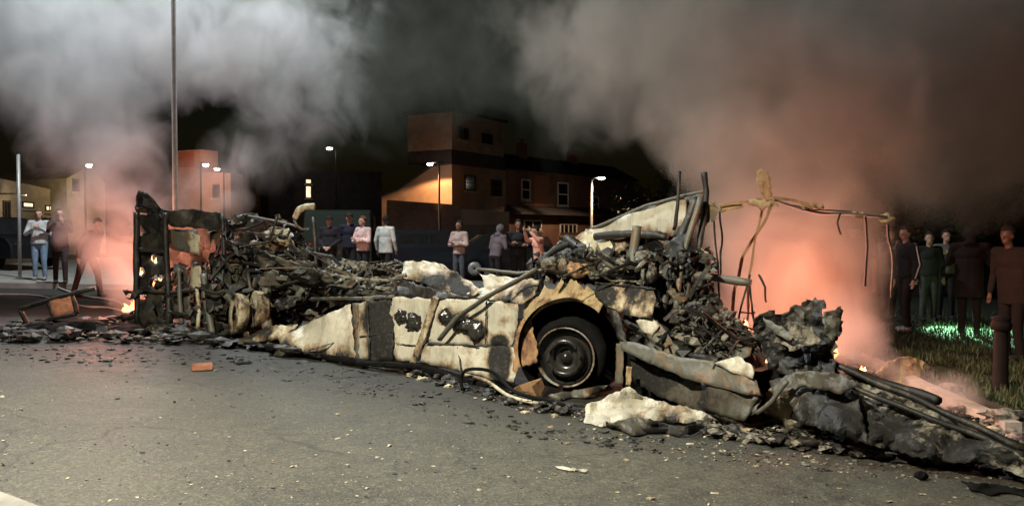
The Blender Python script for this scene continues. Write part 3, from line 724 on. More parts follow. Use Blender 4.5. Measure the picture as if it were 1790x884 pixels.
# ------------------------------------------------------------------ parked vehicles behind the crowd
def car(base, yaw, L, Hh, Wd, m, label, van=False, group='vehicles parked beyond the wreck'):
    t = thing('parked_van' if van else 'parked_car', label, 'van' if van else 'car', base, group)
    if van: prof = [(-.5, .12), (-.5, .55), (-.47, .96), (-.40, 1.0), (.30, 1.0), (.36, .96), (.46, .55), (.5, .45), (.5, .12)]
    else: prof = [(-.5, .2), (-.5, .5), (-.47, .64), (-.40, .66), (-.30, .95), (-.22, 1.0), (.05, 1.0), (.12, .97), (.27, .66), (.44, .58), (.49, .45), (.5, .2)]
    bm = bmesh.new(); rows = []
    for fy, ins in ((-.5, 0), (-.485, .0), (.485, 0), (.5, 0)):
        rows.append([])
        for x, z in prof:
            tk = .10 if z > .66 and not van else (.04 if z > .6 else 0)
            yy = fy*Wd*(1-tk*1.5) if abs(fy) < .49 else fy*Wd*(1-tk*1.5)*1.0
            sc = .985 if abs(fy) == .5 else 1
            rows[-1].append(bm.verts.new((x*L*sc, yy, z*Hh if sc == 1 else z*Hh*.99+.005)))
    n = len(prof)
    for a, b in zip(rows, rows[1:]):
        for i in range(n): bm.faces.new((a[i], a[(i+1) % n], b[(i+1) % n], b[i]))
    bm.faces.new(rows[0][::-1]); bm.faces.new(rows[-1])
    def add(name, bm, m, par=t, smooth=False):
        bmesh.ops.recalc_face_normals(bm, faces=bm.faces)
        o = mesh_obj(name, bm, m, None, smooth); o.parent = par; return o
    b = add('body', bm, m)
    md = b.modifiers.new('b', 'BEVEL'); md.width = .04; md.segments = 2
    for s in (-1, 1):
        for (x0, x1) in (((-.42, -.24), (-.21, -.02), (0.01, .12)) if not van else ((.12, .30), (-.2, .08))):
            bm = bmesh.new(); zt = .93*Hh; zb = .68*Hh; yy = s*(Wd/2*.90 if not van else Wd/2*.95)
            sk = .05*L if not van else 0
            vs = [(x0*L, zb), (x1*L, zb), (x1*L-(sk if x1 > .1 else 0), zt), (x0*L+(sk if x0 < -.4 else 0), zt)]
            o_ = [bm.verts.new((x, yy+s*.02, z)) for x, z in vs]; i_ = [bm.verts.new((x, yy-s*.03, z)) for x, z in vs]
            bm.faces.new(o_); bm.faces.new(i_[::-1])
            for i in range(4): bm.faces.new((o_[i], o_[(i+1) % 4], i_[(i+1) % 4], i_[i]))
            add('side_window', bm, MT['glass'])
        for x in (-.32, .31):
            bm = bmesh.new(); lathe(bm, (x*L, s*(Wd/2-.09), .32), [(0, -.1), (.30, -.1), (.32, -.06), (.32, .06), (.30, .1), (.2, .1)], 20, (0, s, 0)); wh = add('wheel', bm, MT['black'], t, True)
            bm = bmesh.new(); lathe(bm, (x*L, s*(Wd/2-.08), .32), [(0, .06), (.08, .10), (.2, .095), (.205, .06)], 16, (0, s, 0)); add('rim', bm, MT['steel'], wh, True)
        bm = bmesh.new(); ell(bm, (.49*L, s*Wd*.36, .47*Hh), (.05, .16, .07)); add('headlight', bm, MT['glass'], t, True)
        bm = bmesh.new(); ell(bm, (-.495*L, s*Wd*.38, .5*Hh), (.03, .12, .08)); add('tail_light', bm, PM.setdefault('tail', simple('dark_red_lens', (.12, .01, .01), .2, .1, bmp=0)), t, True)
    bm = bmesh.new()
    xa, xb, za_, zb_ = (.285*L, .13*L, .66*Hh, .96*Hh) if not van else (.47*L, .37*L, .60*Hh, .93*Hh)
    q = [bm.verts.new((xa+.01, s*Wd*.40, za_)) for s in (-1, 1)]+[bm.verts.new((xb+.02, s*Wd*.36, zb_)) for s in (1, -1)]
    q2 = [bm.verts.new(v.co-Vector((.03, 0, .02))) for v in q]
    bm.faces.new(q); bm.faces.new(q2[::-1])
    for i in range(4): bm.faces.new((q[i], q[(i+1) % 4], q2[(i+1) % 4], q2[i]))
    add('windscreen', bm, MT['glass'])
    t.rotation_euler = (0, 0, math.radians(yaw)); return t
def paint(name, c, rough=.5):
    m, t, b = newmat(name); tc = t.nodes.new('ShaderNodeTexCoord'); n = nd(t, 'ShaderNodeTexNoise', Scale=2.0, Detail=5.0); t.links.new(tc.outputs['Object'], n.inputs[0])
    t.links.new(ramp(t, n.outputs[0], [(.3, tuple(x*.8 for x in c)), (.7, c)]).outputs[0], b.inputs['Base Color'])
    b.inputs['Roughness'].default_value = rough; b.inputs['Coat Weight'].default_value = .0; b.inputs['Specular IOR Level'].default_value = .25; return m
car(gx(748, 26.0)+Vector((0, 0, PV)), 8, 4.3, 1.45, 1.75, paint('dark_blue_car_paint', (.004, .007, .012)), 'dark blue car parked between the bystanders and the brown building')
car(gx(600, 26.5)+Vector((0, 0, PV)), 97, 4.6, 1.95, 1.95, paint('grey_green_van_paint', (.017, .024, .017), .8), 'grey-green van parked behind the four men', True)
car(gx(-15, 25.0)+Vector((0, 0, PV)), -25, 4.3, 1.45, 1.75, paint('black_car_paint', (.01, .01, .012)), 'black car parked behind the sign post at the far left')
car(gx(868, 27.5)+Vector((0, 0, PV)), 185, 4.2, 1.42, 1.75, paint('charcoal_car_paint', (.006, .006, .006)), 'charcoal car parked behind the mauve hooded person')

# posts
t = thing('sign_post', 'plain grey steel post on the far pavement left of the woman in jeans', 'post', pp_(34, 21, PV))
bm = bmesh.new(); b = wloc(t); tube(bm, [b, b+Vector((0, 0, 2.98))], .042, 12); mesh_obj('post', bm, MT['steel'], t, True)
bm = bmesh.new(); lathe(bm, b+Vector((0, 0, 2.98)), [(.045, 0), (.045, .02), (0, .035)], 12); mesh_obj('end_cap', bm, MT['steel'], t, True)
t = thing('bollard', 'dark cast-iron bollard at the edge of the grass on the right', 'bollard', Vector((5.0, 8.75, zg(5)+.0)))
b = wloc(t); bm = bmesh.new()
lathe(bm, b, [(.10, 0), (.10, .08), (.075, .12), (.068, .65), (.064, .66), (.064, .74)], 20); mesh_obj('shaft', bm, MT['iron'], t, True)
bm = bmesh.new(); lathe(bm, b, [(.064, .741), (.092, .75), (.10, .79), (.10, .81), (.085, .83), (.085, .85), (.095, .865), (.08, .885), (.0, .90)], 20); mesh_obj('cap', bm, MT['iron'], t, True)

# ------------------------------------------------------------------ the burnt-out bus
BO = Vector((-2.0, 10.6, 0.0))
bus = thing('burnt_out_bus', 'collapsed burnt-out bus wreck with scorched cream side panels lying along the road', 'bus wreck', BO)
def inside(p, poly):
    c = False; n = len(poly)
    for i in range(n):
        (x1, y1), (x2, y2) = poly[i][:2], poly[i-1][:2]
        if (y1 > p[1]) != (y2 > p[1]) and p[0] < (x2-x1)*(p[1]-y1)/(y2-y1)+x1: c = not c
    return c
def sheet(name, poly, mat, parent=bus, amp=.02, step=7, th=.012, soot=(), jag=2.0, crumple=0, base=0.0, fr=1.3, seed=0, smooth=False, holes=()):
    """a torn metal sheet: outline (px, py, depth offset from the wreck's near side), given its own distance, crumple and thickness"""
    rnd = random.Random(int(poly[0][0]*7+poly[0][1]+seed))
    if name == 'side_panel': amp *= .35
    th = min(th, .008) if mat != 'black' else th; step = min(step, 5.5) if crumple and step < 9 else step
    pts = [(p[0], p[1], (p[2] if len(p) > 2 else 0)) for p in poly]
    out = []
    for i in range(len(pts)):
        a = pts[i]; b = pts[(i+1) % len(pts)]; L = math.hypot(b[0]-a[0], b[1]-a[1]); n = max(1, int(L/step))
        for k in range(n):
            t = k/n; j = jag if k else 0
            out.append((a[0]+(b[0]-a[0])*t+rnd.uniform(-j, j), a[1]+(b[1]-a[1])*t+rnd.uniform(-j, j), a[2]+(b[2]-a[2])*t))
    x0 = min(p[0] for p in out); x1 = max(p[0] for p in out); y0 = min(p[1] for p in out); y1 = max(p[1] for p in out)
    inn = []
    y = y0+step
    while y < y1:
        x = x0+step
        while x < x1:
            q = (x+rnd.uniform(-.3, .3)*step, y+rnd.uniform(-.3, .3)*step)
            if inside(q, out) and min(math.hypot(q[0]-o[0], q[1]-o[1]) for o in out) > step*.55 and not any(math.hypot(q[0]-h[0], (q[1]-h[1])) < h[2] for h in holes): inn.append(q)
            x += step
        y += step
    n = len(out)
    co2 = [Vector((p[0], p[1])) for p in out]+[Vector(q) for q in inn]
    v2, e2, f2, _, _, _ = geometry.delaunay_2d_cdt(co2, [], [list(range(n))], 1, .01)
    bm = bmesh.new(); ly = bm.verts.layers.float.new('soot'); fv = []
    for q in v2:
        sw = sd = 0
        for p in pts:
            w_ = 1/((q.x-p[0])**2+(q.y-p[1])**2+60)**1.2; sw += w_; sd += w_*p[2]
        wp = P(q.x, q.y, D(q.x)+sd/sw+base)
        nn = NZ(wp+Vector((seed, 0, 0)), fr)*amp*2+NZ(wp+Vector((0, seed+3, 0)), fr*3.1)*amp
        if crumple: nn += (abs(NZ(wp+Vector((seed*2, 1, 0)), 2.2))-.25)*crumple*2+(abs(NZ(wp, 6))-.2)*crumple*.6
        if crumple: nn += (abs(NZ(wp+Vector((3, 5, seed)), 11))-.2)*crumple*.45+(abs((wp.x*1.7+wp.z*2.3+NZ(wp, 2)*1.2) % 1.0-.5)-.25)*crumple*.5
        nrm = Vector((-.35, -.93, 0))
        v = bm.verts.new(wp+nrm*nn+Vector((0, 0, NZ(wp+Vector((9, seed, 1)), fr*2)*amp*.5)))
        v[ly] = sum(max(0, 1-math.hypot(q.x-s_[0], (q.y-s_[1])*(s_[4] if len(s_) > 4 else 1))/s_[2])*(s_[3] if len(s_) > 3 else 1) for s_ in soot)
        fv.append(v)
    for f in f2:
        c = sum((v2[i] for i in f), Vector((0, 0)))/len(f)
        if any(math.hypot(c.x-h[0], c.y-h[1]) < h[2]*.8 for h in holes): continue
        try: bm.faces.new([fv[i] for i in f])
        except ValueError: pass
    bmesh.ops.delete(bm, geom=[v for v in bm.verts if not v.link_faces], context='VERTS')
    o = mesh_obj(name, bm, MT[mat], parent, True); o.data.set_sharp_from_angle(angle=math.radians(16 if crumple else 34))
    md = o.modifiers.new('th', 'SOLIDIFY'); md.thickness = th; md.offset = 0
    return o
def bar(name, pts, r, mat='char', parent=bus, wob=.015, n=7, base=0.0, flat=1.0, sub=5):
    """bent bar or strut through pixel points with depth offsets"""
    w_ = [P(p[0], p[1], D(p[0])+(p[2] if len(p) > 2 else 0)+base) for p in pts]
    q = []
    for a, b in zip(w_, w_[1:]):
        for k in range(sub):
            p = a.lerp(b, k/sub); q.append(p+Vector((NZ(p, 3), NZ(p+Vector((7, 0, 0)), 3), NZ(p+Vector((0, 7, 0)), 3)))*wob)
    q.append(w_[-1]); bm = bmesh.new()
    tube(bm, q, [r*(1+.25*NZ(p, 9)) for p in q], n, flat)
    return mesh_obj(name, bm, MT[mat], parent, n > 6)
def plank(name, a, b, wpx, mat, parent=bus, th=.03, base=0, soot=(), **k):
    """flat strip between two pixel points (with depth offsets), wpx wide in pixels"""
    dx, dy = b[0]-a[0], b[1]-a[1]; L = math.hypot(dx, dy); nx, ny = -dy/L*wpx/2, dx/L*wpx/2
    da = a[2] if len(a) > 2 else 0; db = b[2] if len(b) > 2 else 0
    return sheet(name, [(a[0]+nx, a[1]+ny, da), (b[0]+nx, b[1]+ny, db), (b[0]-nx, b[1]-ny, db), (a[0]-nx, a[1]-ny, da)], mat, parent, .008, max(4, wpx*.4), th, soot, .8, base=base, **k)
# --- near side skirt, left to right
sheet('side_panel', [(486, 592, -.35), (530, 568, -.1), (613, 531, 0), (621, 626, -.1), (583, 634, -.3), (528, 614, -.4), (492, 604, -.45)], 'cream', soot=[(540, 630, 40, 1), (590, 640, 45, 1), (500, 604, 26, .8)], amp=.015)
sheet('side_panel', [(623, 529, 0), (684, 524, 0), (690, 626, -.1), (660, 632, -.1), (624, 627, -.1)], 'cream', soot=[(662, 560, 36, 2.2), (672, 605, 36, 2.2), (664, 530, 34, 2.0), (650, 640, 26, 1.4)], amp=.02, crumple=.03)
plank('panel_joint', (620, 530, -.02), (625, 628, -.1), 9, 'grey_panel')
sheet('side_panel', [(687, 520, 0), (754, 521, 0), (746, 560, 0), (728, 632, -.1), (692, 630, -.1), (676, 560, 0)], 'cream', soot=[(700, 553, 11, 1.2), (724, 562, 14, 1.4), (680, 590, 16, .8), (695, 640, 20, .9)], amp=.02)
plank('door_pillar', (762, 519, -.04), (722, 636, -.12), 11, 'cream_dirty', th=.05)
sheet('side_panel', [(768, 520, 0), (842, 524, 0), (905, 531, 0), (903, 574, 0), (893, 606, 0), (836, 604, 0), (744, 599, 0), (752, 560, 0)], 'cream', soot=[(780, 553, 22, 1.2), (808, 562, 24, 1.3), (833, 577, 26, 1.5), (873, 600, 22, 1.6), (880, 560, 16, .5), (890, 530, 14, .6)], amp=.02)
sheet('side_panel', [(741, 601, -.05), (836, 606, -.05), (900, 608, -.05), (905, 640, -.05), (898, 668, -.2), (866, 664, -.25), (820, 652, -.2), (733, 632, -.12)], 'cream', soot=[(874, 625, 26, 1.9, .6), (876, 660, 22, 1.2), (741, 600, 7, .8), (780, 648, 24, .7)], amp=.015)
plank('side_seam', (744, 600, -.09), (836, 605, -.09), 2.2, 'char', th=.01)
for a_, b_ in (((540, 612, -.42), (620, 588, -.12)), ((628, 588, -.1), (688, 580, -.08)), ((692, 600, -.1), (728, 604, -.1)), ((642, 530, -.06), (646, 628, -.14)), ((850, 526, -.05), (848, 602, -.05)), ((800, 606, -.1), (806, 648, -.22))):
    plank('side_seam', a_, b_, 1.6, 'char', th=.008)
def bowl(px, py, r, dd=-.03, name='melted_lamp'):
    d_ = D(px)+dd; c = P(px, py, d_); R_ = r/F0*d_; bm = bmesh.new()
    lump(bm, c, 1, 3, .55, 1.9, (R_*1.1, .03, R_*1.05), px*.37)
    lump(bm, c+Vector((R_*.3, -.02, -R_*.3)), 1, 2, .6, 2.2, (R_*.5, .03, R_*.6), px*.77)
    return mesh_obj(name, bm, MT['blackgloss'], bus, True)
for a in ((702, 553, 11), (726, 563, 14), (779, 553, 12), (803, 562, 14), (818, 570, 12), (834, 578, 15)): bowl(*a)
bar('strap', [(940, 470, .05), (900, 492, -.05), (845, 522, -.12), (800, 556, -.14), (768, 594, -.14)], .035, 'grey_panel', flat=.5)
# crumpled upper skins
sheet('roof_skin', [(704, 458, .5), (742, 455, .7), (768, 461, .7), (800, 478, .5), (842, 509, .1), (808, 521, .0), (764, 506, .1), (706, 486, .2)], 'cream', soot=[(790, 490, 36, .9), (745, 496, 36, 1.0), (810, 515, 24, .9)], crumple=.07, amp=.03)
sheet('roof_skin', [(838, 479, .5), (880, 482, .45), (942, 489, .3), (934, 515, .05), (912, 531, 0), (856, 524, 0), (812, 515, .05), (846, 502, .3)], 'cream', soot=[(922, 505, 24, .9), (880, 520, 30, .7)], crumple=.05)
sheet('roof_skin', [(700, 487, .2), (765, 508, .06), (820, 520, -.02), (760, 524, -.05), (690, 516, -.02)], 'char', crumple=.05)
# rusted wheel arch
def arch_ring(px, py, rx, ry, inr, a0, a1, name, mat, w0, seed, jag=4):
    rnd = random.Random(seed); o_, i_ = [], []
    n = 22
    for k in range(n+1):
        a = math.radians(a0+(a1-a0)*k/n); ww = w0(k/n)
        i_.append((px+rx*math.cos(a), py-ry*math.sin(a), .0))
        o_.append((px+(rx+ww)*math.cos(a)+rnd.uniform(-jag, jag)*.5, py-(ry+ww)*math.sin(a)+rnd.uniform(-jag, jag), .12))
    return sheet(name, i_+o_[::-1], mat, amp=.02, crumple=.05, step=6, jag=1.5, th=.04)
arch_ring(993, 610, 82, 84, 0, 160, 48, 'wheel_arch', 'tan', lambda t: 12+20*math.sin(t*3.0), 4, 11)
sheet('arch_flap', [(908, 562, -.02), (928, 556, -.02), (931, 580, -.03), (940, 612, -.05), (938, 636, -.06), (908, 642, -.1), (897, 672, -.15), (896, 620, -.05)], 'rust', crumple=.03, soot=[(935, 640, 12, .7)])
sheet('arch_flap', [(1062, 518, .0), (1080, 540, .02), (1092, 580, 0), (1098, 610, -.05), (1086, 606, -.05), (1076, 570, 0), (1058, 535, .03)], 'char', crumple=.02)
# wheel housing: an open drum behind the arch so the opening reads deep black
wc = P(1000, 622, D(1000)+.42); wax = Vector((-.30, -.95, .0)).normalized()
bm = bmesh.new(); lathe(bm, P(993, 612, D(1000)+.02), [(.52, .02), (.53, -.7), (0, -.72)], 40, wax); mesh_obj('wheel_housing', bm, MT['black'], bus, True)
# wheel: tyre burnt to a black crust, rim with bare bright edge, hub
wc = P(992, 622, D(992)+.18)
bm = bmesh.new()
lathe(bm, wc, [(.29, .0), (.30, .03), (.33, .04), (.38, .01), (.40, -.05), (.40, -.17), (.36, -.2), (.29, -.2)], 40, wax)
for v in bm.verts: v.co += Vector((NZ(v.co, 9), NZ(v.co+Vector((3, 0, 0)), 9), NZ(v.co+Vector((0, 3, 0)), 9)))*.018
wh = mesh_obj('wheel', bm, MT['black'], bus, True)
bm = bmesh.new(); lathe(bm, wc, [(.275, .06), (.292, .10), (.305, .105), (.300, .07), (.288, .03)], 48, wax); mesh_obj('rim_edge', bm, MT['ringdirty'], wh, True)
bm = bmesh.new(); lathe(bm, wc, [(.27, .10), (.255, .05), (.235, .02), (.215, .015), (.205, .06), (.195, .13), (.17, .155), (.14, .14), (.13, .06), (.06, .05), (.055, .1), (0, .11)], 40, wax); mesh_obj('rim', bm, MT['blackgloss'], wh, True)
uu = wax.orthogonal().normalized(); vv = wax.cross(uu)
for k in range(10):
    a = k*math.pi/5; c = wc+(uu*math.cos(a)+vv*math.sin(a))*.165+wax*.15; bm = bmesh.new()
    lathe(bm, c, [(0, 0), (.014, 0), (.014, .03), (0, .03)], 6, wax); mesh_obj('wheel_nut', bm, MT['blackgloss'], wh)
# panel right of the arch, curved
sheet('side_panel', [(1040, 497, .15), (1082, 493, .12), (1142, 503, .08), (1146, 528, .02), (1136, 556, -.02), (1096, 552, -.05), (1062, 536, -.02), (1042, 520, .05)], 'cream_dirty', soot=[(1050, 515, 34, .9), (1100, 500, 20, .5), (1090, 555, 20, .6)], amp=.03)
plank('edge_rail', (1040, 494, .1), (1146, 505, .05), 3, 'char')
# roof skin standing up behind
sheet('roof_panel', [(1028, 404, 1.6), (1048, 394, 1.6), (1130, 363, 1.5), (1222, 338, 1.4), (1228, 352, 1.4), (1212, 398, 1.3), (1186, 412, 1.3), (1150, 404, 1.4), (1112, 410, 1.4), (1076, 418, 1.5), (1040, 414, 1.5)], 'cream', soot=[(1205, 350, 30, .45), (1190, 410, 36, .8), (1130, 415, 30, .7), (1060, 420, 20, .6)], amp=.04, fr=.7)
bar('roof_rail', [(1024, 405, 1.55), (1130, 360, 1.45), (1234, 333, 1.3)], .02, 'grey_panel')
# struts of the upper frame
for pts, r, m in (
    ([(1113, 394, .5), (1108, 440, .45), (1106, 492, .35)], .05, 'grey_panel'),
    ([(1232, 300, .9), (1236, 335, .9), (1228, 390, .8), (1222, 440, .7), (1226, 480, .7)], .03, 'char'),
    ([(1218, 345, .8), (1196, 400, .7), (1172, 470, .5), (1160, 545, .3)], .04, 'char'),
    ([(1226, 345, .75), (1208, 400, .6), (1190, 470, .5), (1182, 540, .3)], .03, 'grey_panel'),
    ([(1188, 300, 1.2), (1184, 360, 1.1), (1178, 402, 1.1)], .02, 'char'),
    ([(1130, 405, .9), (1170, 430, .8), (1220, 452, .7)], .025, 'grey_panel'),
    ([(1205, 480, .5), (1250, 484, .5), (1312, 494, .55)], .038, 'grey_panel'),
    ([(1202, 470, .5), (1204, 540, .4), (1206, 590, .3)], .022, 'char'),
    ([(1040, 414, .9), (1100, 408, .9), (1165, 414, .8)], .04, 'char'),
    ([(990, 415, .9), (1020, 440, .7), (1060, 452, .7)], .05, 'char'),
    ([(940, 462, .5), (968, 436, .7), (1005, 420, .9)], .035, 'char'),
    ([(690, 455, .9), (720, 470, .8), (842, 512, .3)], .02, 'char'),
    ([(836, 470, .8), (905, 478, .6), (965, 470, .6)], .02, 'grey_panel'),
    ([(600, 505, .3), (660, 512, .2), (700, 512, .1)], .03, 'char'),
    ([(545, 524, .1), (620, 522, .05), (690, 518, .03)], .028, 'dark_panel'),
):
    bar('frame_member', pts, r, m)
# jagged sheets hanging around the struts
sheet('torn_sheet', [(1162, 420, .5), (1200, 408, .6), (1196, 460, .5), (1180, 520, .4), (1150, 556, .2), (1146, 500, .3)], 'char', crumple=.08, jag=4)
sheet('torn_sheet', [(1214, 360, .9), (1250, 352, .9), (1262, 368, .9), (1246, 388, .9), (1222, 396, .9)], 'grey_panel', crumple=.05, jag=4)
sheet('torn_sheet', [(1225, 432, .6), (1238, 440, .6), (1240, 456, .6), (1233, 470, .6), (1224, 456, .6)], 'tan', amp=.02)
sheet('torn_sheet', [(1005, 416, .9), (1022, 400, 1.0), (1040, 408, 1.0), (1064, 420, .9), (1100, 428, .8), (1070, 448, .7), (1030, 440, .7)], 'cream_dirty', crumple=.10, jag=4)
sheet('torn_sheet', [(950, 440, .7), (985, 420, .8), (1040, 436, .7), (1110, 430, .6), (1150, 440, .5), (1150, 498, .2), (1040, 496, .2), (990, 492, .2), (946, 480, .4)], 'char', crumple=.14, jag=5, base=.3)
for a in ((1010, 470, 20, 15, 'rust'), (962, 462, 16, 14, 'grey_panel'), (985, 468, 10, 16, 'grey_panel'), (1060, 470, 15, 13, 'ash'), (1085, 463, 12, 12, 'ash'), (1135, 478, 14, 18, 'ash'), (1122, 452, 12, 7, 'grey_panel'), (1040, 480, 12, 8, 'ash')):
    d_ = D(a[0])+.15; bm = bmesh.new(); lump(bm, P(a[0], a[1], d_), 1, 3, .3, 1.4, (a[2]/F0*d_, .12, a[3]/F0*d_), a[0]); mesh_obj('burnt_block', bm, MT[a[4]], bus)
# right lower skirts
sheet('side_panel', [(1083, 597, -.1), (1110, 598, -.1), (1190, 624, -.1), (1262, 632, -.05), (1322, 664, -.1), (1330, 690, -.2), (1300, 688, -.25), (1200, 662, -.2), (1130, 632, -.2), (1086, 612, -.15)], 'grey_panel', soot=[(1320, 690, 20, .4)], amp=.008, th=.012, jag=1)
sheet('side_panel', [(1114, 562, .05), (1140, 552, .1), (1166, 580, .1), (1196, 622, 0), (1200, 640, -.05), (1160, 624, -.05), (1132, 588, 0)], 'grey_panel', amp=.03, soot=[(1190, 620, 14, .4)])
sheet('side_panel', [(1112, 560, .0), (1140, 552, .05), (1152, 570, .05), (1140, 588, .0), (1124, 580, .0)], 'cream', amp=.03)
sheet('step_panel', [(1246, 634, -.1), (1290, 622, -.05), (1318, 640, -.1), (1316, 660, -.15), (1282, 652, -.15)], 'cream', amp=.02)
sheet('lower_box', [(1100, 626, .0), (1200, 662, .0), (1300, 690, -.05), (1332, 694, -.1), (1322, 720, -.2), (1290, 738, -.2), (1210, 718, -.1), (1110, 672, .05)], 'dark_panel', amp=.03, soot=[(1150, 660, 60, .7), (1240, 700, 40, .4)], th=.02)
sheet('lower_box', [(1236, 672, -.1), (1326, 694, -.16), (1300, 736, -.24), (1230, 716, -.14)], 'dark_panel', amp=.02)
plank('bracket', (1084, 600, -.08), (1082, 672, -.12), 13, 'grey_panel', th=.05)
plank('bracket', (1100, 640, -.14), (1098, 672, -.18), 9, 'tan', th=.05)
bar('frame_member', [(1376, 666, -.3), (1350, 700, -.3), (1322, 722, -.3)], .018, 'grey_panel')
bar('frame_member', [(1090, 560, .1), (1140, 590, .1), (1210, 622, .05), (1260, 632, 0)], .04, 'char')
# interior floor slope of ash behind the skirt
sheet('floor_slab', [(1130, 556, .3), (1200, 545, .8), (1290, 580, .9), (1330, 640, .3), (1260, 636, .05), (1190, 616, .1)], 'ash', crumple=.10, jag=4, th=.05)
# torn black mass at the right: bonnet sheets
sheet('torn_bonnet', [(1320, 560, .3), (1345, 540, .35), (1372, 545, .3), (1390, 530, .3), (1425, 516, .3), (1440, 520, .3), (1440, 552, .25), (1472, 540, .3), (1466, 580, .2), (1458, 630, .1), (1462, 662, .0), (1400, 668, -.1), (1350, 650, -.05), (1318, 600, .1)], 'char', crumple=.16, jag=5, amp=.05, th=.02)
sheet('torn_bonnet', [(1345, 590, .0), (1378, 560, .05), (1420, 570, .0), (1436, 600, 0), (1380, 614, -.05)], 'ash', crumple=.08, jag=3, base=-.06)
sheet('torn_bonnet', [(1334, 556, .15), (1370, 572, .05), (1392, 590, -.05), (1380, 596, -.05), (1340, 572, .1)], 'grey_panel', crumple=.04, base=-.12)
sheet('torn_bonnet', [(1440, 545, .1), (1470, 534, .2), (1472, 575, .1), (1455, 600, .0), (1440, 580, .0)], 'dark_panel', crumple=.08, jag=4, base=-.1)
sheet('torn_bonnet', [(1345, 664, -.1), (1400, 650, -.2), (1470, 655, -.2), (1500, 672, -.3), (1470, 690, -.3), (1400, 676, -.25), (1356, 690, -.2)], 'dark_panel', crumple=.07, amp=.04)
# dark side-lying shell from the bonnet to the right edge
sheet('fallen_side', [(1400, 676, -.1), (1470, 668, -.1), (1500, 690, -.2), (1520, 780, -.45), (1470, 760, -.45), (1400, 740, -.3), (1380, 700, -.2)], 'char', crumple=.10, amp=.05, soot=[(1450, 720, 60, .6)])
sheet('fallen_side', [(1462, 660, .1), (1520, 668, .1), (1600, 706, 0), (1700, 752, -.05), (1800, 795, -.1), (1800, 830, -.25), (1700, 810, -.3), (1600, 800, -.4), (1520, 782, -.45), (1480, 710, -.2)], 'ash', crumple=.12, amp=.06, soot=[(1560, 770, 70, .5), (1690, 790, 80, .5), (1500, 740, 50, .6)], th=.03)
sheet('fallen_side', [(1462, 640, .4), (1520, 655, .4), (1590, 690, .35), (1700, 742, .3), (1800, 790, .2), (1800, 800, .1), (1700, 760, .1), (1600, 712, .1), (1480, 665, .1)], 'dark_panel', crumple=.08, amp=.04, th=.03)
for pts, r in (([(1450, 628, .2), (1530, 662, .15), (1640, 716, .1), (1800, 786, 0)], .028), ([(1470, 668, -.1), (1560, 704, -.1), (1680, 752, -.1), (1800, 800, -.15)], .022), ([(1480, 640, .3), (1580, 680, .3), (1640, 700, .2)], .04)):
    bar('roof_rail', pts, r, 'char', wob=.03)
sheet('fire_light_blocker', [(1090, 600, .5), (1240, 640, .5), (1330, 650, .5), (1470, 640, .5), (1600, 700, .45), (1800, 785, .3), (1800, 840, .2), (1500, 800, .2), (1330, 765, .35), (1200, 740, .4), (1090, 700, .5)], 'black', crumple=.1, jag=4, step=12, th=.03)  # added black sheet that keeps fire light from leaking under the wreck
# --- the standing burning frame behind, right
for pts, r, m in (
    ([(1236, 366, 2.2), (1290, 354, 2.2), (1345, 346, 2.2), (1390, 352, 2.2), (1440, 362, 2.3)], .028, 'tan'),
    ([(1340, 346, 2.3), (1400, 366, 2.4), (1450, 372, 2.4), (1508, 375, 2.5), (1550, 380, 2.6)], .022, 'ringmetal'),
    ([(1350, 358, 2.2), (1328, 400, 2.1), (1300, 450, 2.0), (1282, 505, 1.8), (1276, 560, 1.6)], .026, 'tan'),
    ([(1332, 360, 2.5), (1322, 420, 2.4), (1310, 480, 2.3), (1306, 560, 2.2)], .02, 'rust'),
    ([(1510, 375, 2.6), (1516, 430, 2.6), (1512, 500, 2.6)], .018, 'char'),
    ([(1550, 380, 2.8), (1560, 430, 2.8), (1558, 520, 2.8)], .018, 'char'),
    ([(1270, 488, 1.2), (1312, 492, 1.2)], .035, 'char'),
    ([(1308, 480, 1.2), (1300, 530, 1.1), (1292, 575, 1.0)], .014, 'char'),
    ([(1306, 490, 1.2), (1318, 530, 1.1), (1322, 580, 1.0)], .014, 'char'),
    ([(1298, 545, 1.1), (1320, 546, 1.1)], .012, 'char'),
):
    bar('roof_hoop' if pts[0][1] < 370 else 'frame_member', pts, r*.8, 'rust' if m == 'tan' else m, wob=.03, sub=6, n=4)
sheet('roof_vent', [(1321, 304, 2.2), (1330, 295, 2.2), (1343, 300, 2.2), (1347, 322, 2.2), (1350, 350, 2.2), (1338, 352, 2.2), (1329, 334, 2.2), (1322, 322, 2.2)], 'rust', crumple=.06, jag=2.5, step=5, th=.04)
for q in ([(1396, 350, 2.2), (1440, 356, 2.25), (1438, 366, 2.25), (1400, 362, 2.2)], [(1250, 358, 2.2), (1296, 350, 2.2), (1300, 362, 2.2), (1262, 372, 2.2)], [(1306, 352, 2.2), (1352, 345, 2.2), (1362, 360, 2.2), (1330, 368, 2.2)], [(1480, 370, 2.5), (1512, 372, 2.5), (1508, 384, 2.5)], [(1530, 376, 2.6), (1556, 372, 2.6), (1566, 384, 2.6), (1546, 392, 2.6)]):
    sheet('torn_sheet', q, 'tan', crumple=.05, jag=3, step=5)
for q in ([(1470, 372, 2.4), (1466, 390, 2.4), (1470, 410, 2.4)], [(1258, 368, 2.1), (1262, 430, 1.9), (1256, 490, 1.6)], [(1322, 480, 1.2), (1336, 500, 1.2), (1340, 528, 1.2)], [(1345, 350, 2.6), (1420, 366, 2.8), (1500, 372, 2.9)], [(1246, 372, 1.8), (1250, 440, 1.6), (1262, 540, 1.3)]):
    bar('hanging_wire', q, .012, 'char', wob=.03, n=4)
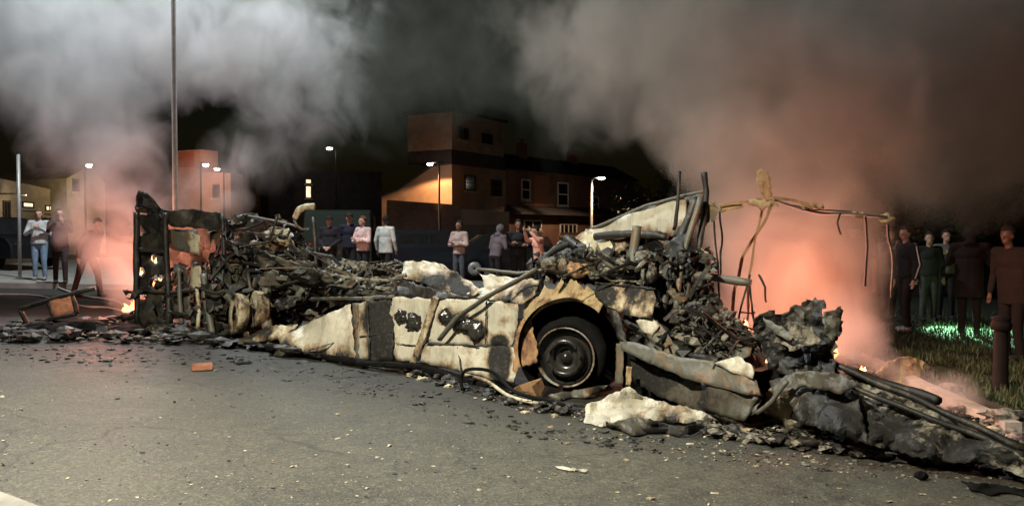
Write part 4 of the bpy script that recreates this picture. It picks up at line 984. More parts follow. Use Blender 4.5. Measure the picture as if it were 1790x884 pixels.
# --- tangle in the middle-left: many bent bars and plates, as a few distinct groups
def tangle(name, poly, n, mat, d0, d1, rb=(.008, .03), lb=(.2, .9), plates=0, lumps=0, seed=1, parent=bus, pl=(.06, .22), dirs=None):
    rnd = random.Random(seed); bm = bmesh.new()
    x0 = min(p[0] for p in poly); x1 = max(p[0] for p in poly); y0 = min(p[1] for p in poly); y1 = max(p[1] for p in poly)
    def rp():
        while True:
            q = (rnd.uniform(x0, x1), rnd.uniform(y0, y1))
            if inside(q, poly):
                v = P(q[0], q[1], D(q[0])+rnd.uniform(d0, d1)); v.z = max(v.z, zg(v.x)+.03); return v
    def topx(v):
        q = v-Vector((0, 0, CAMZ)); f = q.dot(FW); return (W0/2+q.x/f*F0, H0/2-q.dot(UP)/f*F0)
    for k in range(n):
      for _try in range(14):
        a = rp(); dv = Vector((rnd.gauss(0, 1), rnd.gauss(0, .5), rnd.gauss(0, .55))).normalized()*rnd.uniform(*lb)
        if dirs and rnd.random() < .6: dv = Vector(dirs[rnd.randrange(len(dirs))]).normalized()*dv.length+dv*.15
        r = rnd.uniform(*rb); b = a+dv; b.z = max(b.z, zg(b.x)+.02)
        if not inside(topx(b), poly): continue
        mid = (a+b)/2+Vector([rnd.gauss(0, .05) for _ in range(3)])
        tube(bm, [a, (a+mid)/2+Vector([rnd.gauss(0, .02) for _ in range(3)]), mid, b], [r, r*.9, r*1.1, r*.7], 5, rnd.choice((1, 1, .35)))
        break
    for k in range(plates):
        c = rp(); s = rnd.uniform(*pl); R = Matrix.Rotation(rnd.uniform(0, 6.3), 3, Vector([rnd.gauss(0, 1) for _ in range(3)]).normalized())
        m_ = 4; g = [[bm.verts.new(c+R@(Vector(((i/m_-.5)*s*2, (j/m_-.5)*s*1.2, 0))+Vector((rnd.gauss(0, .1), rnd.gauss(0, .1), rnd.gauss(0, .22)))*s)) for j in range(m_+1)] for i in range(m_+1)]
        for i in range(m_):
            for j in range(m_):
                if rnd.random() < .88: bm.faces.new((g[i][j], g[i+1][j], g[i+1][j+1], g[i][j+1]))
    for k in range(lumps):
        c = rp(); s = rnd.uniform(.03, .11); lump(bm, c, s, 1, .5, 1.6, (1, 1, rnd.uniform(.4, .9)), rnd.random()*50)
    return mesh_obj(name, bm, MT[mat], parent)
MID = [(355, 480), (394, 392), (440, 380), (486, 392), (540, 420), (566, 462), (700, 482), (790, 505), (700, 520), (610, 530), (540, 565), (470, 590), (400, 590), (370, 560)]
tag(tangle('charred_tangle', MID, 190, 'char', .3, 2.0, plates=70, lumps=25, seed=11), kind='stuff')
tag(tangle('charred_tangle', MID, 35, 'grey_panel', .0, 1.6, plates=55, lumps=10, seed=12, pl=(.04, .2)), kind='stuff')
tag(tangle('charred_tangle', [(235, 480), (360, 460), (470, 520), (480, 590), (240, 575)], 90, 'char', .1, 1.8, plates=70, lumps=15, seed=13), kind='stuff')
tag(tangle('charred_tangle', [(560, 460), (700, 455), (720, 480), (700, 515), (560, 500)], 60, 'ash', .2, 1.5, plates=40, lumps=20, seed=14, pl=(.03, .1)), kind='stuff')
tag(tangle('charred_tangle', [(930, 458), (1000, 436), (1150, 440), (1160, 490), (1050, 492), (960, 490)], 110, 'char', .2, 1.4, plates=60, lumps=20, seed=15, pl=(.04, .14)), kind='stuff')
tag(tangle('charred_tangle', [(940, 470), (1000, 440), (1150, 440), (1150, 494), (1050, 494), (960, 494)], 30, 'ash', .1, .8, plates=30, lumps=16, seed=16, pl=(.03, .10)), kind='stuff')
tag(tangle('charred_tangle', [(1150, 430), (1240, 440), (1250, 540), (1160, 560)], 120, 'char', .3, 1.6, plates=60, lumps=20, seed=17, pl=(.04, .14), dirs=[(.1, 0, 1), (.4, 0, 1)]), kind='stuff')
tag(tangle('charred_tangle', [(1180, 540), (1240, 520), (1330, 600), (1320, 640), (1210, 620)], 60, 'ash', .1, .9, plates=60, lumps=50, seed=18, pl=(.02, .08), rb=(.004, .012)), kind='stuff')
tag(tangle('charred_tangle', [(1180, 540), (1240, 520), (1330, 600), (1320, 640), (1210, 620)], 90, 'char', .05, .9, plates=50, lumps=20, seed=19, pl=(.02, .09), rb=(.004, .014)), kind='stuff')
tag(tangle('charred_tangle', [(1090, 560), (1130, 540), (1220, 620), (1180, 620), (1110, 600)], 40, 'char', .05, .5, plates=20, lumps=20, seed=20, pl=(.03, .1)), kind='stuff')
sheet('torn_sheet', [(442, 412, 1.0), (470, 402, 1.0), (506, 398, 1.0), (512, 432, .9), (540, 440, .9), (536, 452, .9), (486, 446, .9), (448, 442, 1.0)], 'cream_dirty', amp=.03, crumple=.04, soot=[(510, 440, 30, .3)])
sheet('torn_sheet', [(440, 452, .9), (560, 450, .8), (700, 500, .3), (690, 516, .2), (560, 505, .4), (450, 500, .6)], 'char', crumple=.16, amp=.05, jag=5, base=.4)
def scraps(poly, n, seed, mats, sz=(18, 46), dr=(0, 1.2), ratio=(.35, .9)):
    rnd = random.Random(seed); x0 = min(p[0] for p in poly); x1 = max(p[0] for p in poly); y0 = min(p[1] for p in poly); y1 = max(p[1] for p in poly); k = 0
    while k < n:
        cx_, cy_ = rnd.uniform(x0, x1), rnd.uniform(y0, y1)
        if not inside((cx_, cy_), poly): continue
        k += 1; A_ = rnd.uniform(*sz); B_ = A_*rnd.uniform(*ratio); rot = rnd.uniform(-.7, .9); m_ = rnd.randint(5, 7); dd = rnd.uniform(*dr); pts = []
        for i in range(m_):
            a = 6.283*i/m_+rnd.uniform(-.3, .3); u, v = math.cos(a)*A_*rnd.uniform(.6, 1), math.sin(a)*B_*rnd.uniform(.6, 1)
            pts.append((cx_+u*math.cos(rot)-v*math.sin(rot), cy_+u*math.sin(rot)+v*math.cos(rot), dd+rnd.uniform(-.18, .18)))
        pts = [p if inside(p, poly) else (cx_+(p[0]-cx_)*.5, cy_+(p[1]-cy_)*.5, p[2]) for p in pts]
        sheet('torn_sheet', pts, rnd.choice(mats), crumple=rnd.uniform(.06, .15), jag=2.5, amp=.03, seed=k, step=6)
scraps([(370, 455), (440, 430), (560, 465), (700, 488), (690, 515), (600, 525), (530, 555), (450, 575), (380, 560)], 30, 31, ['char', 'char', 'dark_panel', 'dark_panel', 'grey_panel'], (24, 64), (0, 1.0))
scraps([(388, 380), (440, 372), (500, 390), (545, 430), (560, 470), (400, 480)], 12, 35, ['char', 'char', 'dark_panel'], (24, 58), (.6, 1.4))
sheet('dark_gap_backing', [(390, 382, 2.0), (430, 374, 2.0), (480, 392, 2.0), (530, 430, 2.0), (600, 470, 1.8), (700, 494, 1.2), (700, 520, 1.0), (600, 560, 1.4), (390, 575, 1.6)], 'black', crumple=.12, jag=5, step=10)  # added black backing: shade between the scraps is put into its colour
sheet('dark_gap_backing', [(960, 450, 1.2), (1030, 430, 1.3), (1150, 425, 1.3), (1240, 440, 1.2), (1250, 520, 1.2), (1330, 610, 1.0), (1240, 640, .8), (1120, 560, .8), (1040, 500, .8), (960, 490, 1.0)], 'black', crumple=.12, jag=5, step=10)  # second added backing, painting the gaps of the right heap dark
scraps([(940, 468), (1000, 446), (1150, 446), (1150, 492), (1040, 492), (960, 492)], 9, 32, ['char', 'dark_panel', 'grey_panel', 'tan'], (14, 34))
scraps([(1160, 470), (1240, 490), (1330, 590), (1310, 630), (1190, 610)], 12, 33, ['char', 'dark_panel', 'grey_panel', 'cream_dirty'], (12, 32))
scraps([(250, 560), (450, 575), (440, 600), (250, 600)], 8, 34, ['char', 'dark_panel', 'grey_panel'], (14, 40), (-.2, .5), (.2, .5))
bar('air_duct', [(516, 382, .9), (522, 368, .9), (534, 362, .9), (549, 361, .9)], .05, 'cream_dirty', flat=.7)
bar('air_duct', [(515, 385, .9), (519, 394, .9), (528, 400, .9), (540, 400, .9)], .02, 'grey_panel')
for pts, r, m in (([(355, 480, .2), (362, 540, .1), (372, 590, 0)], .05, 'grey_panel'), ([(466, 480, .3), (464, 540, .2), (468, 575, .1)], .07, 'grey_panel'),
    ([(400, 455, .6), (480, 470, .5), (560, 500, .3)], .03, 'char'), ([(360, 470, .5), (430, 462, .6), (500, 446, .8)], .022, 'grey_panel'), ([(430, 470, .3), (445, 530, .2), (436, 582, .1)], .03, 'char'),
    ([(485, 380, 1.0), (470, 420, .9), (466, 470, .6)], .02, 'char'), ([(548, 380, 1.2), (552, 440, 1.0), (556, 500, .7)], .025, 'char'),
    ([(430, 376, 1.2), (470, 384, 1.2), (520, 396, 1.1)], .02, 'grey_panel'), ([(560, 470, .7), (640, 478, .6), (700, 490, .5)], .02, 'char')):
    bar('frame_member', pts, r, m)
# fallen front wheel drums at the left
for (px, py, dd, R_, s_) in ((412, 548, -.05, .27, 1), (447, 540, .05, .24, 2)):
    c = P(px, py, D(px)+dd); bm = bmesh.new(); ax = Vector((-.85, -.5, .1))
    lathe(bm, c, [(R_*.4, .02), (R_*.9, .0), (R_, .03), (R_, -.02), (R_*.92, -.12), (R_*.5, -.14), (R_*.4, -.1)], 26, ax)
    mesh_obj('wheel_drum', bm, MT['cream_dirty'], bus, True)
# --- burnt-out cab at the left
cab = [(238, 400, .3), (236, 372, .3), (262, 366, .35), (290, 366, .4), (388, 373, .4), (392, 420, .4), (388, 470, .4), (330, 478, .4), (300, 470, .4)]
sheet('cab_front', [(236, 378, .3), (262, 374, .35), (284, 380, .4), (288, 450, .4), (286, 568, .2), (240, 566, .1)], 'char', crumple=.04, amp=.02, jag=3, holes=((247, 404, 8), (272, 452, 10), (279, 494, 15), (247, 476, 8), (247, 522, 9)), step=6)
sheet('cab_roof', [(284, 368, .35), (340, 366, .5), (388, 373, .6), (392, 392, .6), (384, 404, .6), (300, 396, .4), (286, 384, .35)], 'char', crumple=.03, jag=2)
sheet('cab_back', [(290, 372, 1.8), (392, 376, 1.9), (396, 480, 1.9), (380, 560, 1.6), (288, 560, 1.4)], 'dark_panel', crumple=.04, amp=.03)
sheet('cab_side', [(290, 400, .5), (344, 402, .6), (350, 442, .6), (334, 446, .6), (300, 436, .5), (292, 430, .5)], 'grey_panel', amp=.02)
sheet('cab_side', [(326, 404, .48), (350, 412, .58), (350, 446, .58), (332, 440, .5)], 'cream_dirty', amp=.02, base=-.05)
sheet('cab_side', [(334, 470, .3), (350, 464, .3), (352, 500, .3), (342, 508, .3), (332, 500, .3)], 'cream_dirty', amp=.01)
sheet('cab_side', [(300, 478, .5), (330, 470, .5), (334, 545, .3), (306, 556, .3)], 'dark_panel', amp=.02, crumple=.03)
for pts, r, m in (([(240, 372, .28), (238, 470, .2), (240, 566, .1)], .045, 'char'), ([(288, 372, .35), (292, 470, .3), (296, 565, .1)], .045, 'char'),
    ([(312, 470, .3), (314, 520, .2), (318, 566, .1)], .035, 'grey_panel'), ([(344, 500, .3), (348, 540, .2), (346, 572, .1)], .03, 'cream_dirty'),
    ([(242, 436, .25), (290, 440, .3)], .03, 'char'), ([(240, 505, .2), (292, 512, .2), (345, 506, .3)], .03, 'char'), ([(388, 374, .6), (392, 450, .5), (388, 500, .4)], .03, 'char')):
    bar('frame_member', pts, r, m)
sheet('torn_sheet', [(236, 348, .4), (242, 333, .4), (252, 334, .4), (266, 344, .4), (274, 360, .4), (290, 368, .4), (284, 384, .35), (262, 378, .35), (240, 374, .3)], 'char', crumple=.12, jag=4, amp=.05, th=.05)
sheet('floor_slab', [(230, 572, .3), (330, 560, .6), (440, 580, .3), (470, 592, .0), (430, 604, -.2), (330, 600, -.2), (232, 592, -.1)], 'char', crumple=.08, amp=.05, th=.06)
sheet('side_panel', [(430, 588, -.05), (470, 570, 0), (520, 567, 0), (486, 592, -.3), (450, 598, -.2)], 'cream_dirty', crumple=.08, soot=[(450, 580, 40, .3)])
plank('sill_rail', (216, 575, -.1), (300, 577, -.1), 10, 'ash', th=.06); plank('sill_rail', (286, 592, -.25), (370, 594, -.25), 7, 'cream_dirty', th=.04)
plank('sill_rail', (360, 590, -.3), (640, 634, -.28), 9, 'black', th=.08)
plank('sill_rail', (640, 634, -.28), (740, 640, -.2), 8, 'black', th=.08)
plank('sill_rail', (740, 643, -.2), (905, 690, -.25), 10, 'black', th=.08)

# ------------------------------------------------------------------ loose debris on the road
def gsheet(name, label, cat, poly, mat, lift=.06, amp=.05, crumple=.1, soot=(), step=7, th=.01, group=None):
    """a crumpled sheet lying on the road: outline given on the ground, height given per point"""
    c = G(sum(p[0] for p in poly)/len(poly), sum(p[1] for p in poly)/len(poly))
    t = sheet(name, [(p[0], p[1], G(p[0], min(p[1]+(p[2] if len(p) > 2 else 0), 900)).y-D(p[0])) for p in poly], mat, None, amp, step, th, soot, 1.5, crumple)
    bm = bmesh.new(); bm.from_mesh(t.data)
    for v in bm.verts: v.co.z = max(v.co.z, zg(v.co.x)+.01)
    bmesh.ops.translate(bm, vec=-c, verts=bm.verts); bm.to_mesh(t.data); bm.free(); t.location = c
    return tag(t, label, cat, group)
# poly entries: px, py, pixels of height above the ground below that point
gsheet('crumpled_sheet', 'large crumpled cream sheet on the road in front of the dark lower box', 'metal sheet', [(1027, 706, 25), (1048, 700, 26), (1076, 684, 44), (1100, 674, 52), (1122, 692, 34), (1170, 706, 28), (1214, 718, 24), (1256, 736, 12), (1200, 742, 10), (1140, 738, 8), (1080, 744, 4), (1050, 742, 4), (1022, 738, 2)], 'cream', soot=[(1180, 735, 40, .6), (1110, 735, 30, .5)], crumple=.10, amp=.06)
gsheet('torn_flap', 'grey-edged torn flap under the large crumpled cream sheet', 'metal sheet', [(1060, 742, 10), (1120, 728, 22), (1170, 740, 14), (1250, 744, 10), (1262, 752, 4), (1180, 762, 2), (1104, 762, 2)], 'dark_panel', soot=[(1150, 750, 40, .4)], crumple=.05)
t = thing('rusty_box', 'open rust-brown metal box lying below the wheel arch flap', 'metal box', G(920, 712))
c = P(924, 686, D(924)-.3)
R = Matrix.Rotation(math.radians(-22), 3, 'Y')@Matrix.Rotation(math.radians(-30), 3, 'Z')
for dx, dy, dz, sx, sy, sz in ((0, 0, -.08, .26, .2, .012), (0, .1, 0, .26, .012, .16), (-.13, 0, 0, .012, .2, .16), (.13, 0, 0, .012, .2, .16), (0, -.1, -.03, .26, .012, .10)):
    bm = bmesh.new(); box(bm, c+R@Vector((dx, dy, dz)), (sx, sy, sz), R, .008); mesh_obj('side' if dz > -.05 else 'bottom', bm, MT['rust'], t)
t = thing('rusty_bracket', 'small dark red metal bracket beside the rusty box', 'bracket', G(962, 704))
c = P(966, 688, D(966)-.3); bm = bmesh.new(); box(bm, c, (.16, .12, .10), Matrix.Rotation(.5, 3, 'Y'), .02); box(bm, c+Vector((.07, 0, .05)), (.03, .12, .08), Matrix.Rotation(.2, 3, 'Y'), .01); mesh_obj('plate', bm, MT['iron'], t)
def cable(label, pts, r, mat='black', cat='cable', name='cable', group=None):
    """cable on the ground: px, py, lift px"""
    w_ = []
    for p in pts:
        g_ = G(p[0], p[1]+(p[2] if len(p) > 2 else 0)); g_ = P(p[0], p[1], g_.y); w_.append(g_+Vector((0, 0, r)))
    q = []
    for i in range(len(w_)-1):
        p0, p1, p2, p3 = w_[max(i-1, 0)], w_[i], w_[i+1], w_[min(i+2, len(w_)-1)]
        for k in range(6):
            t = k/6; q.append(.5*((2*p1)+(p2-p0)*t+(2*p0-5*p1+4*p2-p3)*t*t+(3*p1-p0-3*p2+p3)*t**3))
    q.append(w_[-1]); bm = bmesh.new(); tube(bm, q, r, 7)
    c = w_[0].copy(); o = mesh_obj(name, bm, MT[mat], None, True, c); return tag(o, label, cat, group)
cable('black looped cable arching over the torn strips left of the rusty box', [(808, 684, 2), (806, 664, 20), (815, 650, 36), (840, 648, 38), (862, 654, 34), (880, 670, 22), (905, 690, 14), (960, 704, 8), (990, 714, 0)], .018)
cable('black cable curling round the large crumpled cream sheet', [(1056, 738, 0), (1066, 748, 0), (1100, 756, 0), (1150, 758, 0), (1210, 752, 0), (1262, 742, 0)], .02)
cable('pale strip lying from the cable loop to the wheel', [(812, 658, 24), (850, 668, 20), (888, 694, 8), (930, 706, 4), (980, 716, 0)], .018, 'cream_dirty', 'metal strip', 'metal_strip')
gsheet('metal_strip', 'flat ash-grey strip lying under the wheel', 'metal strip', [(958, 690, 10), (1010, 680, 14), (1066, 672, 16), (1072, 680, 10), (1020, 694, 4), (974, 700, 2)], 'grey_panel', crumple=.03, amp=.02)
gsheet('crumpled_sheet', 'cream rag-like torn sheet standing below the black torn bonnet', 'metal sheet', [(1340, 684, 62), (1352, 668, 76), (1388, 672, 72), (1392, 700, 46), (1412, 734, 14), (1420, 748, 2), (1350, 746, 4), (1336, 720, 30)], 'cream_dirty', crumple=.10, amp=.05)
gsheet('crumpled_sheet', 'thin pale scrap of sheet on the road near the bottom centre', 'metal scrap', [(970, 814, 2), (992, 816, 4), (1028, 822, 2), (1022, 829, 0), (990, 826, 0), (974, 822, 0)], 'cream', crumple=.03, amp=.01, step=5)
# bricks
def brick_thing(px, py, yaw, label, s=1.0):
    c = G(px, py); bm = bmesh.new(); box(bm, (0, 0, 0), (.215*s, .10*s, .075*s), None, .006)
    bmesh.ops.bevel(bm, geom=bm.edges[:], offset=.006, segments=2, affect='EDGES')
    bmesh.ops.subdivide_edges(bm, edges=bm.edges[:], cuts=2, use_grid_fill=True)
    for v in bm.verts: v.co += v.co.normalized()*.006*NZ(v.co+c, 30)
    o = mesh_obj('brick', bm, MT['brickred']); o.location = c+Vector((0, 0, .042*s)); o.rotation_euler = (0, 0, yaw)
    tag(o, label, 'brick')
brick_thing(353, 647, .5, 'broken red brick lying alone on the road left of centre')
# dark lump, and a shadow painted as a flat black sheet, bottom right
bm = bmesh.new(); c = G(1610, 838); lump(bm, Vector((0, 0, .03)), .04, 2, .4, 1.5, (1, 1, .8), 4); o = mesh_obj('charred_lump', bm, MT['black']); o.location = c; tag(o, 'small black charred lump on the road at the bottom right', 'charred lump')
gsheet('shadow_and_scrap_sheet', 'flat black sheet painting a cast shadow at the bottom right corner', 'board', [(1680, 842, 0), (1740, 846, 3), (1800, 856, 4), (1800, 874, 0), (1730, 868, 0), (1700, 860, 0)], 'black', crumple=.02, amp=.01)
gsheet('shadow_and_scrap_sheet', 'thin black scrap on the road right of the brick', 'board', [(408, 636, 0), (425, 632, 3), (442, 633, 2), (436, 638, 0), (416, 640, 0)], 'black', crumple=.02, amp=.01, step=4)
# rubble strips along the wreck (uncountable)
def rubble(name, poly, n, mat, smin, smax, seed, flat=.6, plates=.4, heap=0, pk=2.0):
    rnd = random.Random(seed); bm = bmesh.new()
    x0 = min(p[0] for p in poly); x1 = max(p[0] for p in poly); y0 = min(p[1] for p in poly); y1 = max(p[1] for p in poly)
    k = 0
    while k < n:
        q = (rnd.uniform(x0, x1), rnd.uniform(y0, y1))
        if not inside(q, poly): continue
        k += 1; c = G(*q); s = smin+(smax-smin)*rnd.random()**pk; c.z += heap*rnd.random()
        if rnd.random() < plates:
            R = Matrix.Rotation(rnd.uniform(0, 6.3), 3, 'Z')@Matrix.Rotation(rnd.gauss(0, .35), 3, 'X'); m_ = 3
            g = [[bm.verts.new(c+Vector((0, 0, s*.25))+R@(Vector(((i/m_-.5)*s*2.4, (j/m_-.5)*s*1.4, 0))+Vector((rnd.gauss(0, .12), rnd.gauss(0, .12), rnd.gauss(0, .12)))*s)) for j in range(m_+1)] for i in range(m_+1)]
            for i in range(m_):
                for j in range(m_): bm.faces.new((g[i][j], g[i+1][j], g[i+1][j+1], g[i][j+1]))
        else: lump(bm, c+Vector((0, 0, s*.3)), s, 1, .5, 1.6, (rnd.uniform(.8, 1.6), 1, flat*rnd.uniform(.6, 1.2)), rnd.random()*60)
    o = mesh_obj(name, bm, MT[mat]); return tag(o, kind='stuff')
RB = [(1200, 735), (1330, 742), (1420, 748), (1500, 765), (1640, 790), (1790, 812), (1790, 835), (1640, 815), (1480, 800), (1340, 780), (1230, 762)]
rubble('rubble', RB, 420, 'ash', .012, .07, 1, heap=.03)
rubble('rubble', RB, 260, 'char', .012, .08, 2, heap=.04)
rubble('rubble', [(1240, 735), (1420, 745), (1470, 770), (1300, 762)], 120, 'cream_dirty', .012, .055, 3, heap=.05)
rubble('rubble', [(690, 636), (800, 655), (910, 700), (1030, 720), (1040, 735), (900, 715), (760, 672), (690, 650)], 220, 'char', .01, .06, 4, heap=.05)
rubble('rubble', [(700, 640), (800, 660), (910, 700), (1030, 725), (1040, 740), (900, 720), (760, 672), (700, 655)], 90, 'cream_dirty', .008, .04, 5)
rubble('rubble', [(0, 570), (240, 565), (480, 600), (650, 636), (640, 645), (430, 612), (240, 602), (0, 600)], 520, 'char', .02, .13, 6, heap=.08)
rubble('rubble', [(0, 572), (240, 565), (480, 604), (470, 612), (240, 600), (0, 598)], 120, 'ash', .012, .06, 7, heap=.06)
rubble('road_grit', [(0, 600), (640, 650), (1000, 745), (1790, 835), (1790, 890), (0, 890)], 620, 'ash', .0035, .012, 8, .5, .3, pk=3)
rubble('road_grit', [(100, 605), (640, 655), (700, 700), (400, 700), (100, 640)], 150, 'ash', .004, .02, 9, .5, .5, pk=3)
rubble('road_grit', [(0, 620), (1790, 860), (1790, 884), (0, 884)], 240, 'cream_dirty', .004, .022, 26, .4, .7, pk=4)
rubble('road_grit', [(400, 760), (800, 720), (1000, 860), (200, 880)], 110, 'cream', .003, .012, 19, .5, .5, pk=3)
rubble('road_grit', [(940, 730), (1260, 760), (1500, 810), (1300, 820), (960, 770)], 150, 'cream_dirty', .004, .022, 10, .5, .6, pk=3)
rubble('road_grit', [(430, 612), (700, 662), (920, 735), (1200, 775), (1200, 800), (900, 765), (680, 700), (400, 650)], 420, 'char', .005, .03, 23, .5, .5, pk=2.5)
rubble('road_grit', [(0, 600), (430, 612), (430, 640), (0, 632)], 260, 'char', .006, .04, 24, .5, .5, pk=2.5)
rubble('road_grit', [(1200, 770), (1790, 835), (1790, 860), (1200, 800)], 260, 'ash', .004, .025, 25, .5, .5, pk=2.5)
rubble('rubble', [(1480, 600), (1600, 640), (1790, 720), (1790, 790), (1640, 720), (1480, 655)], 260, 'ash', .02, .09, 21, heap=.05)
rubble('rubble', [(1640, 690), (1700, 680), (1790, 720), (1790, 790), (1700, 750)], 60, 'cream_dirty', .02, .06, 22, heap=.04)
# black charred heap at far left with the toppled frame and its orange placard
bm = bmesh.new()
for k in range(26):
    rr = random.Random(k); px = rr.uniform(50, 240); c = G(px, rr.uniform(566, 590)); lump(bm, c+Vector((0, 0, .03)), rr.uniform(.10, .24), 2, .6, 1.8, (1.4, 1, .6), k)
tag(mesh_obj('charred_heap', bm, MT['black']), 'low black heap of burnt scraps beside the toppled frame', 'debris heap', kind='stuff')
t = thing('toppled_frame', 'toppled black metal frame with an orange placard at the far left', 'metal frame', G(90, 575))
for pts in ([(36, 540, -.2), (100, 520, -.1), (166, 504, .1)], [(36, 540, -.2), (44, 558, -.2), (50, 574, -.2)], [(84, 524, -.1), (88, 536, -.1), (92, 552, -.1)], [(124, 514, 0), (130, 530, 0), (134, 548, 0)], [(50, 574, -.2), (92, 556, -.1), (134, 548, 0)]):
    bar('rail', pts, .035, 'char', parent=t)
sheet('placard', [(86, 526, -.15), (122, 516, -.05), (129, 545, -.05), (93, 553, -.15)], 'orange', t, amp=.004, jag=.5) if 'orange' in MT else None
cable('white fire hose snaking over the left pavement edge', [(-20, 474), (30, 482), (75, 492), (110, 508), (150, 520), (200, 528), (240, 548)], .026, 'hose', 'hose', 'fire_hose')
cable('second pale hose lying on the road at the left edge', [(-20, 516), (60, 518), (110, 530), (150, 538), (190, 540), (230, 552)], .022, 'hose', 'hose', 'fire_hose')
# grass tufts on the verge (uncountable)
def grassmat():
    m, t, b = newmat('grass_blades'); tc = t.nodes.new('ShaderNodeTexCoord'); n = nd(t, 'ShaderNodeTexNoise', Scale=1.6, Detail=3.0); t.links.new(tc.outputs['Object'], n.inputs[0])
    t.links.new(ramp(t, n.outputs[0], [(.35, (.018, .032, .010)), (.65, (.06, .085, .03))]).outputs[0], b.inputs['Base Color']); b.inputs['Roughness'].default_value = .6; return m
MT['grass'] = grassmat()
rnd = random.Random(4); bm = bmesh.new()
for k in range(15000):
    y = 7.8+11*rnd.random()**1.3; x = rnd.uniform(4.6, .62*y+1.5)
    if NZ((x, y, 0), .9) < -.25: continue
    z = zg(x)+.11; h = rnd.uniform(.04, .13); a = rnd.uniform(0, 6.3); w_ = .006+.0004*y; lx, lyy = rnd.gauss(0, .03), rnd.gauss(0, .03)
    bm.faces.new([bm.verts.new((x-w_*math.cos(a), y-w_*math.sin(a), z)), bm.verts.new((x+w_*math.cos(a), y+w_*math.sin(a), z)), bm.verts.new((x+lx, y+lyy, z+h))])
tag(mesh_obj('grass', bm, MT['grass']), kind='stuff')
# pale bundle glowing in the fire light on the grass edge
t = gsheet('fabric_bundle', 'rounded pale bundle lit orange by the fire on the grass edge', 'bundle', [(1530, 652, 24), (1550, 630, 44), (1590, 622, 50), (1616, 632, 40), (1634, 652, 18), (1632, 672, 2), (1590, 682, 0), (1556, 674, 0)], 'tan', crumple=.10, amp=.05)
for (px, py, r_, lb_) in ((1764, 752, .13, 'white foam-like lump at the right edge of the wreck'), (1668, 698, .10, 'pale wet lump beside the bollard'), (1712, 702, .07, 'small pale lump at the foot of the bollard')):
    bm = bmesh.new(); lump(bm, Vector((0, 0, r_*.1)), r_, 3, .8, 2.4, (1.5, 1, .55), px)
    o = mesh_obj('foam_lump', bm, MT['ash'], None, True); o.location = G(px, py)+Vector((0, 0, .1)); tag(o, lb_, 'foam lump')

# ------------------------------------------------------------------ fire
def flame_mat(name, col, s):
    m, t, b = newmat(name); tc = t.nodes.new('ShaderNodeTexCoord'); n = nd(t, 'ShaderNodeTexNoise', Scale=9.0, Detail=3.0); t.links.new(tc.outputs['Object'], n.inputs[0])
    b.inputs['Base Color'].default_value = (*col, 1)
    t.links.new(ramp(t, n.outputs[0], [(.35, (1, .22, .05)), (.6, (1, .55, .22))]).outputs[0], b.inputs['Emission Color']); b.inputs['Emission Strength'].default_value = s
    return m
MT['flame'] = flame_mat('flame', (.9, .4, .1), 5)
def flame(px, py, d, w_, h_, label, watt, n=5, seed=1, rad=.12, lift=0):
    c = P(px, py, d); t = thing('flame', label, 'flame', c); rnd = random.Random(seed); bm = bmesh.new()
    for k in range(n):
        b = Vector((rnd.uniform(-w_, w_), rnd.uniform(-w_, w_)*.6, 0)); hh = h_*rnd.uniform(.5, 1); r = w_*rnd.uniform(.35, .6)
        q = [b+Vector((math.sin(i*1.3+k)*r*.35*i/5, math.cos(i*1.1+k)*r*.3*i/5, hh*i/5)) for i in range(6)]
        tube(bm, [x+c for x in q], [r*.6, r, r*.85, r*.55, r*.28, r*.05], 9)
    mesh_obj('tongue', bm, MT['flame'], t, True)
    if watt: light('fire_light', 'POINT', c+Vector((0, 0, h_*.6+lift)), watt, FIRE_COL, t, rad)
    return t
flame(279, 505, D(279)+.75, .075, .2, 'bright flame inside the burnt cab window opening', 25, 6, 2)
flame(248, 480, D(248)+1.0, .05, .12, 'small flame glimpsed in the left slot of the cab front', 0, 3, 3)
flame(270, 460, D(270)+1.1, .05, .12, 'small flame in the upper window hole of the cab', 0, 4, 4)
flame(232, 545, D(232)+1.5, .10, .22, 'fire at the foot of the left smoke column beside the cab', FIRE_L_W, 6, 5, .8, .8)
flame(1395, 625, D(1395)+3.4, .35, .20, 'large fire burning behind the torn bonnet', FIRE_R_W, 9, 6, 1.25, .95)
flame(1302, 578, D(1300)+2.6, .08, .16, 'fire licking up by the left leg of the standing frame', 60, 5, 7, .3)
flame(1510, 648, D(1520)+1.2, .03, .05, 'low fire on the grass edge beside the pale bundle', 45, 5, 8, .2)

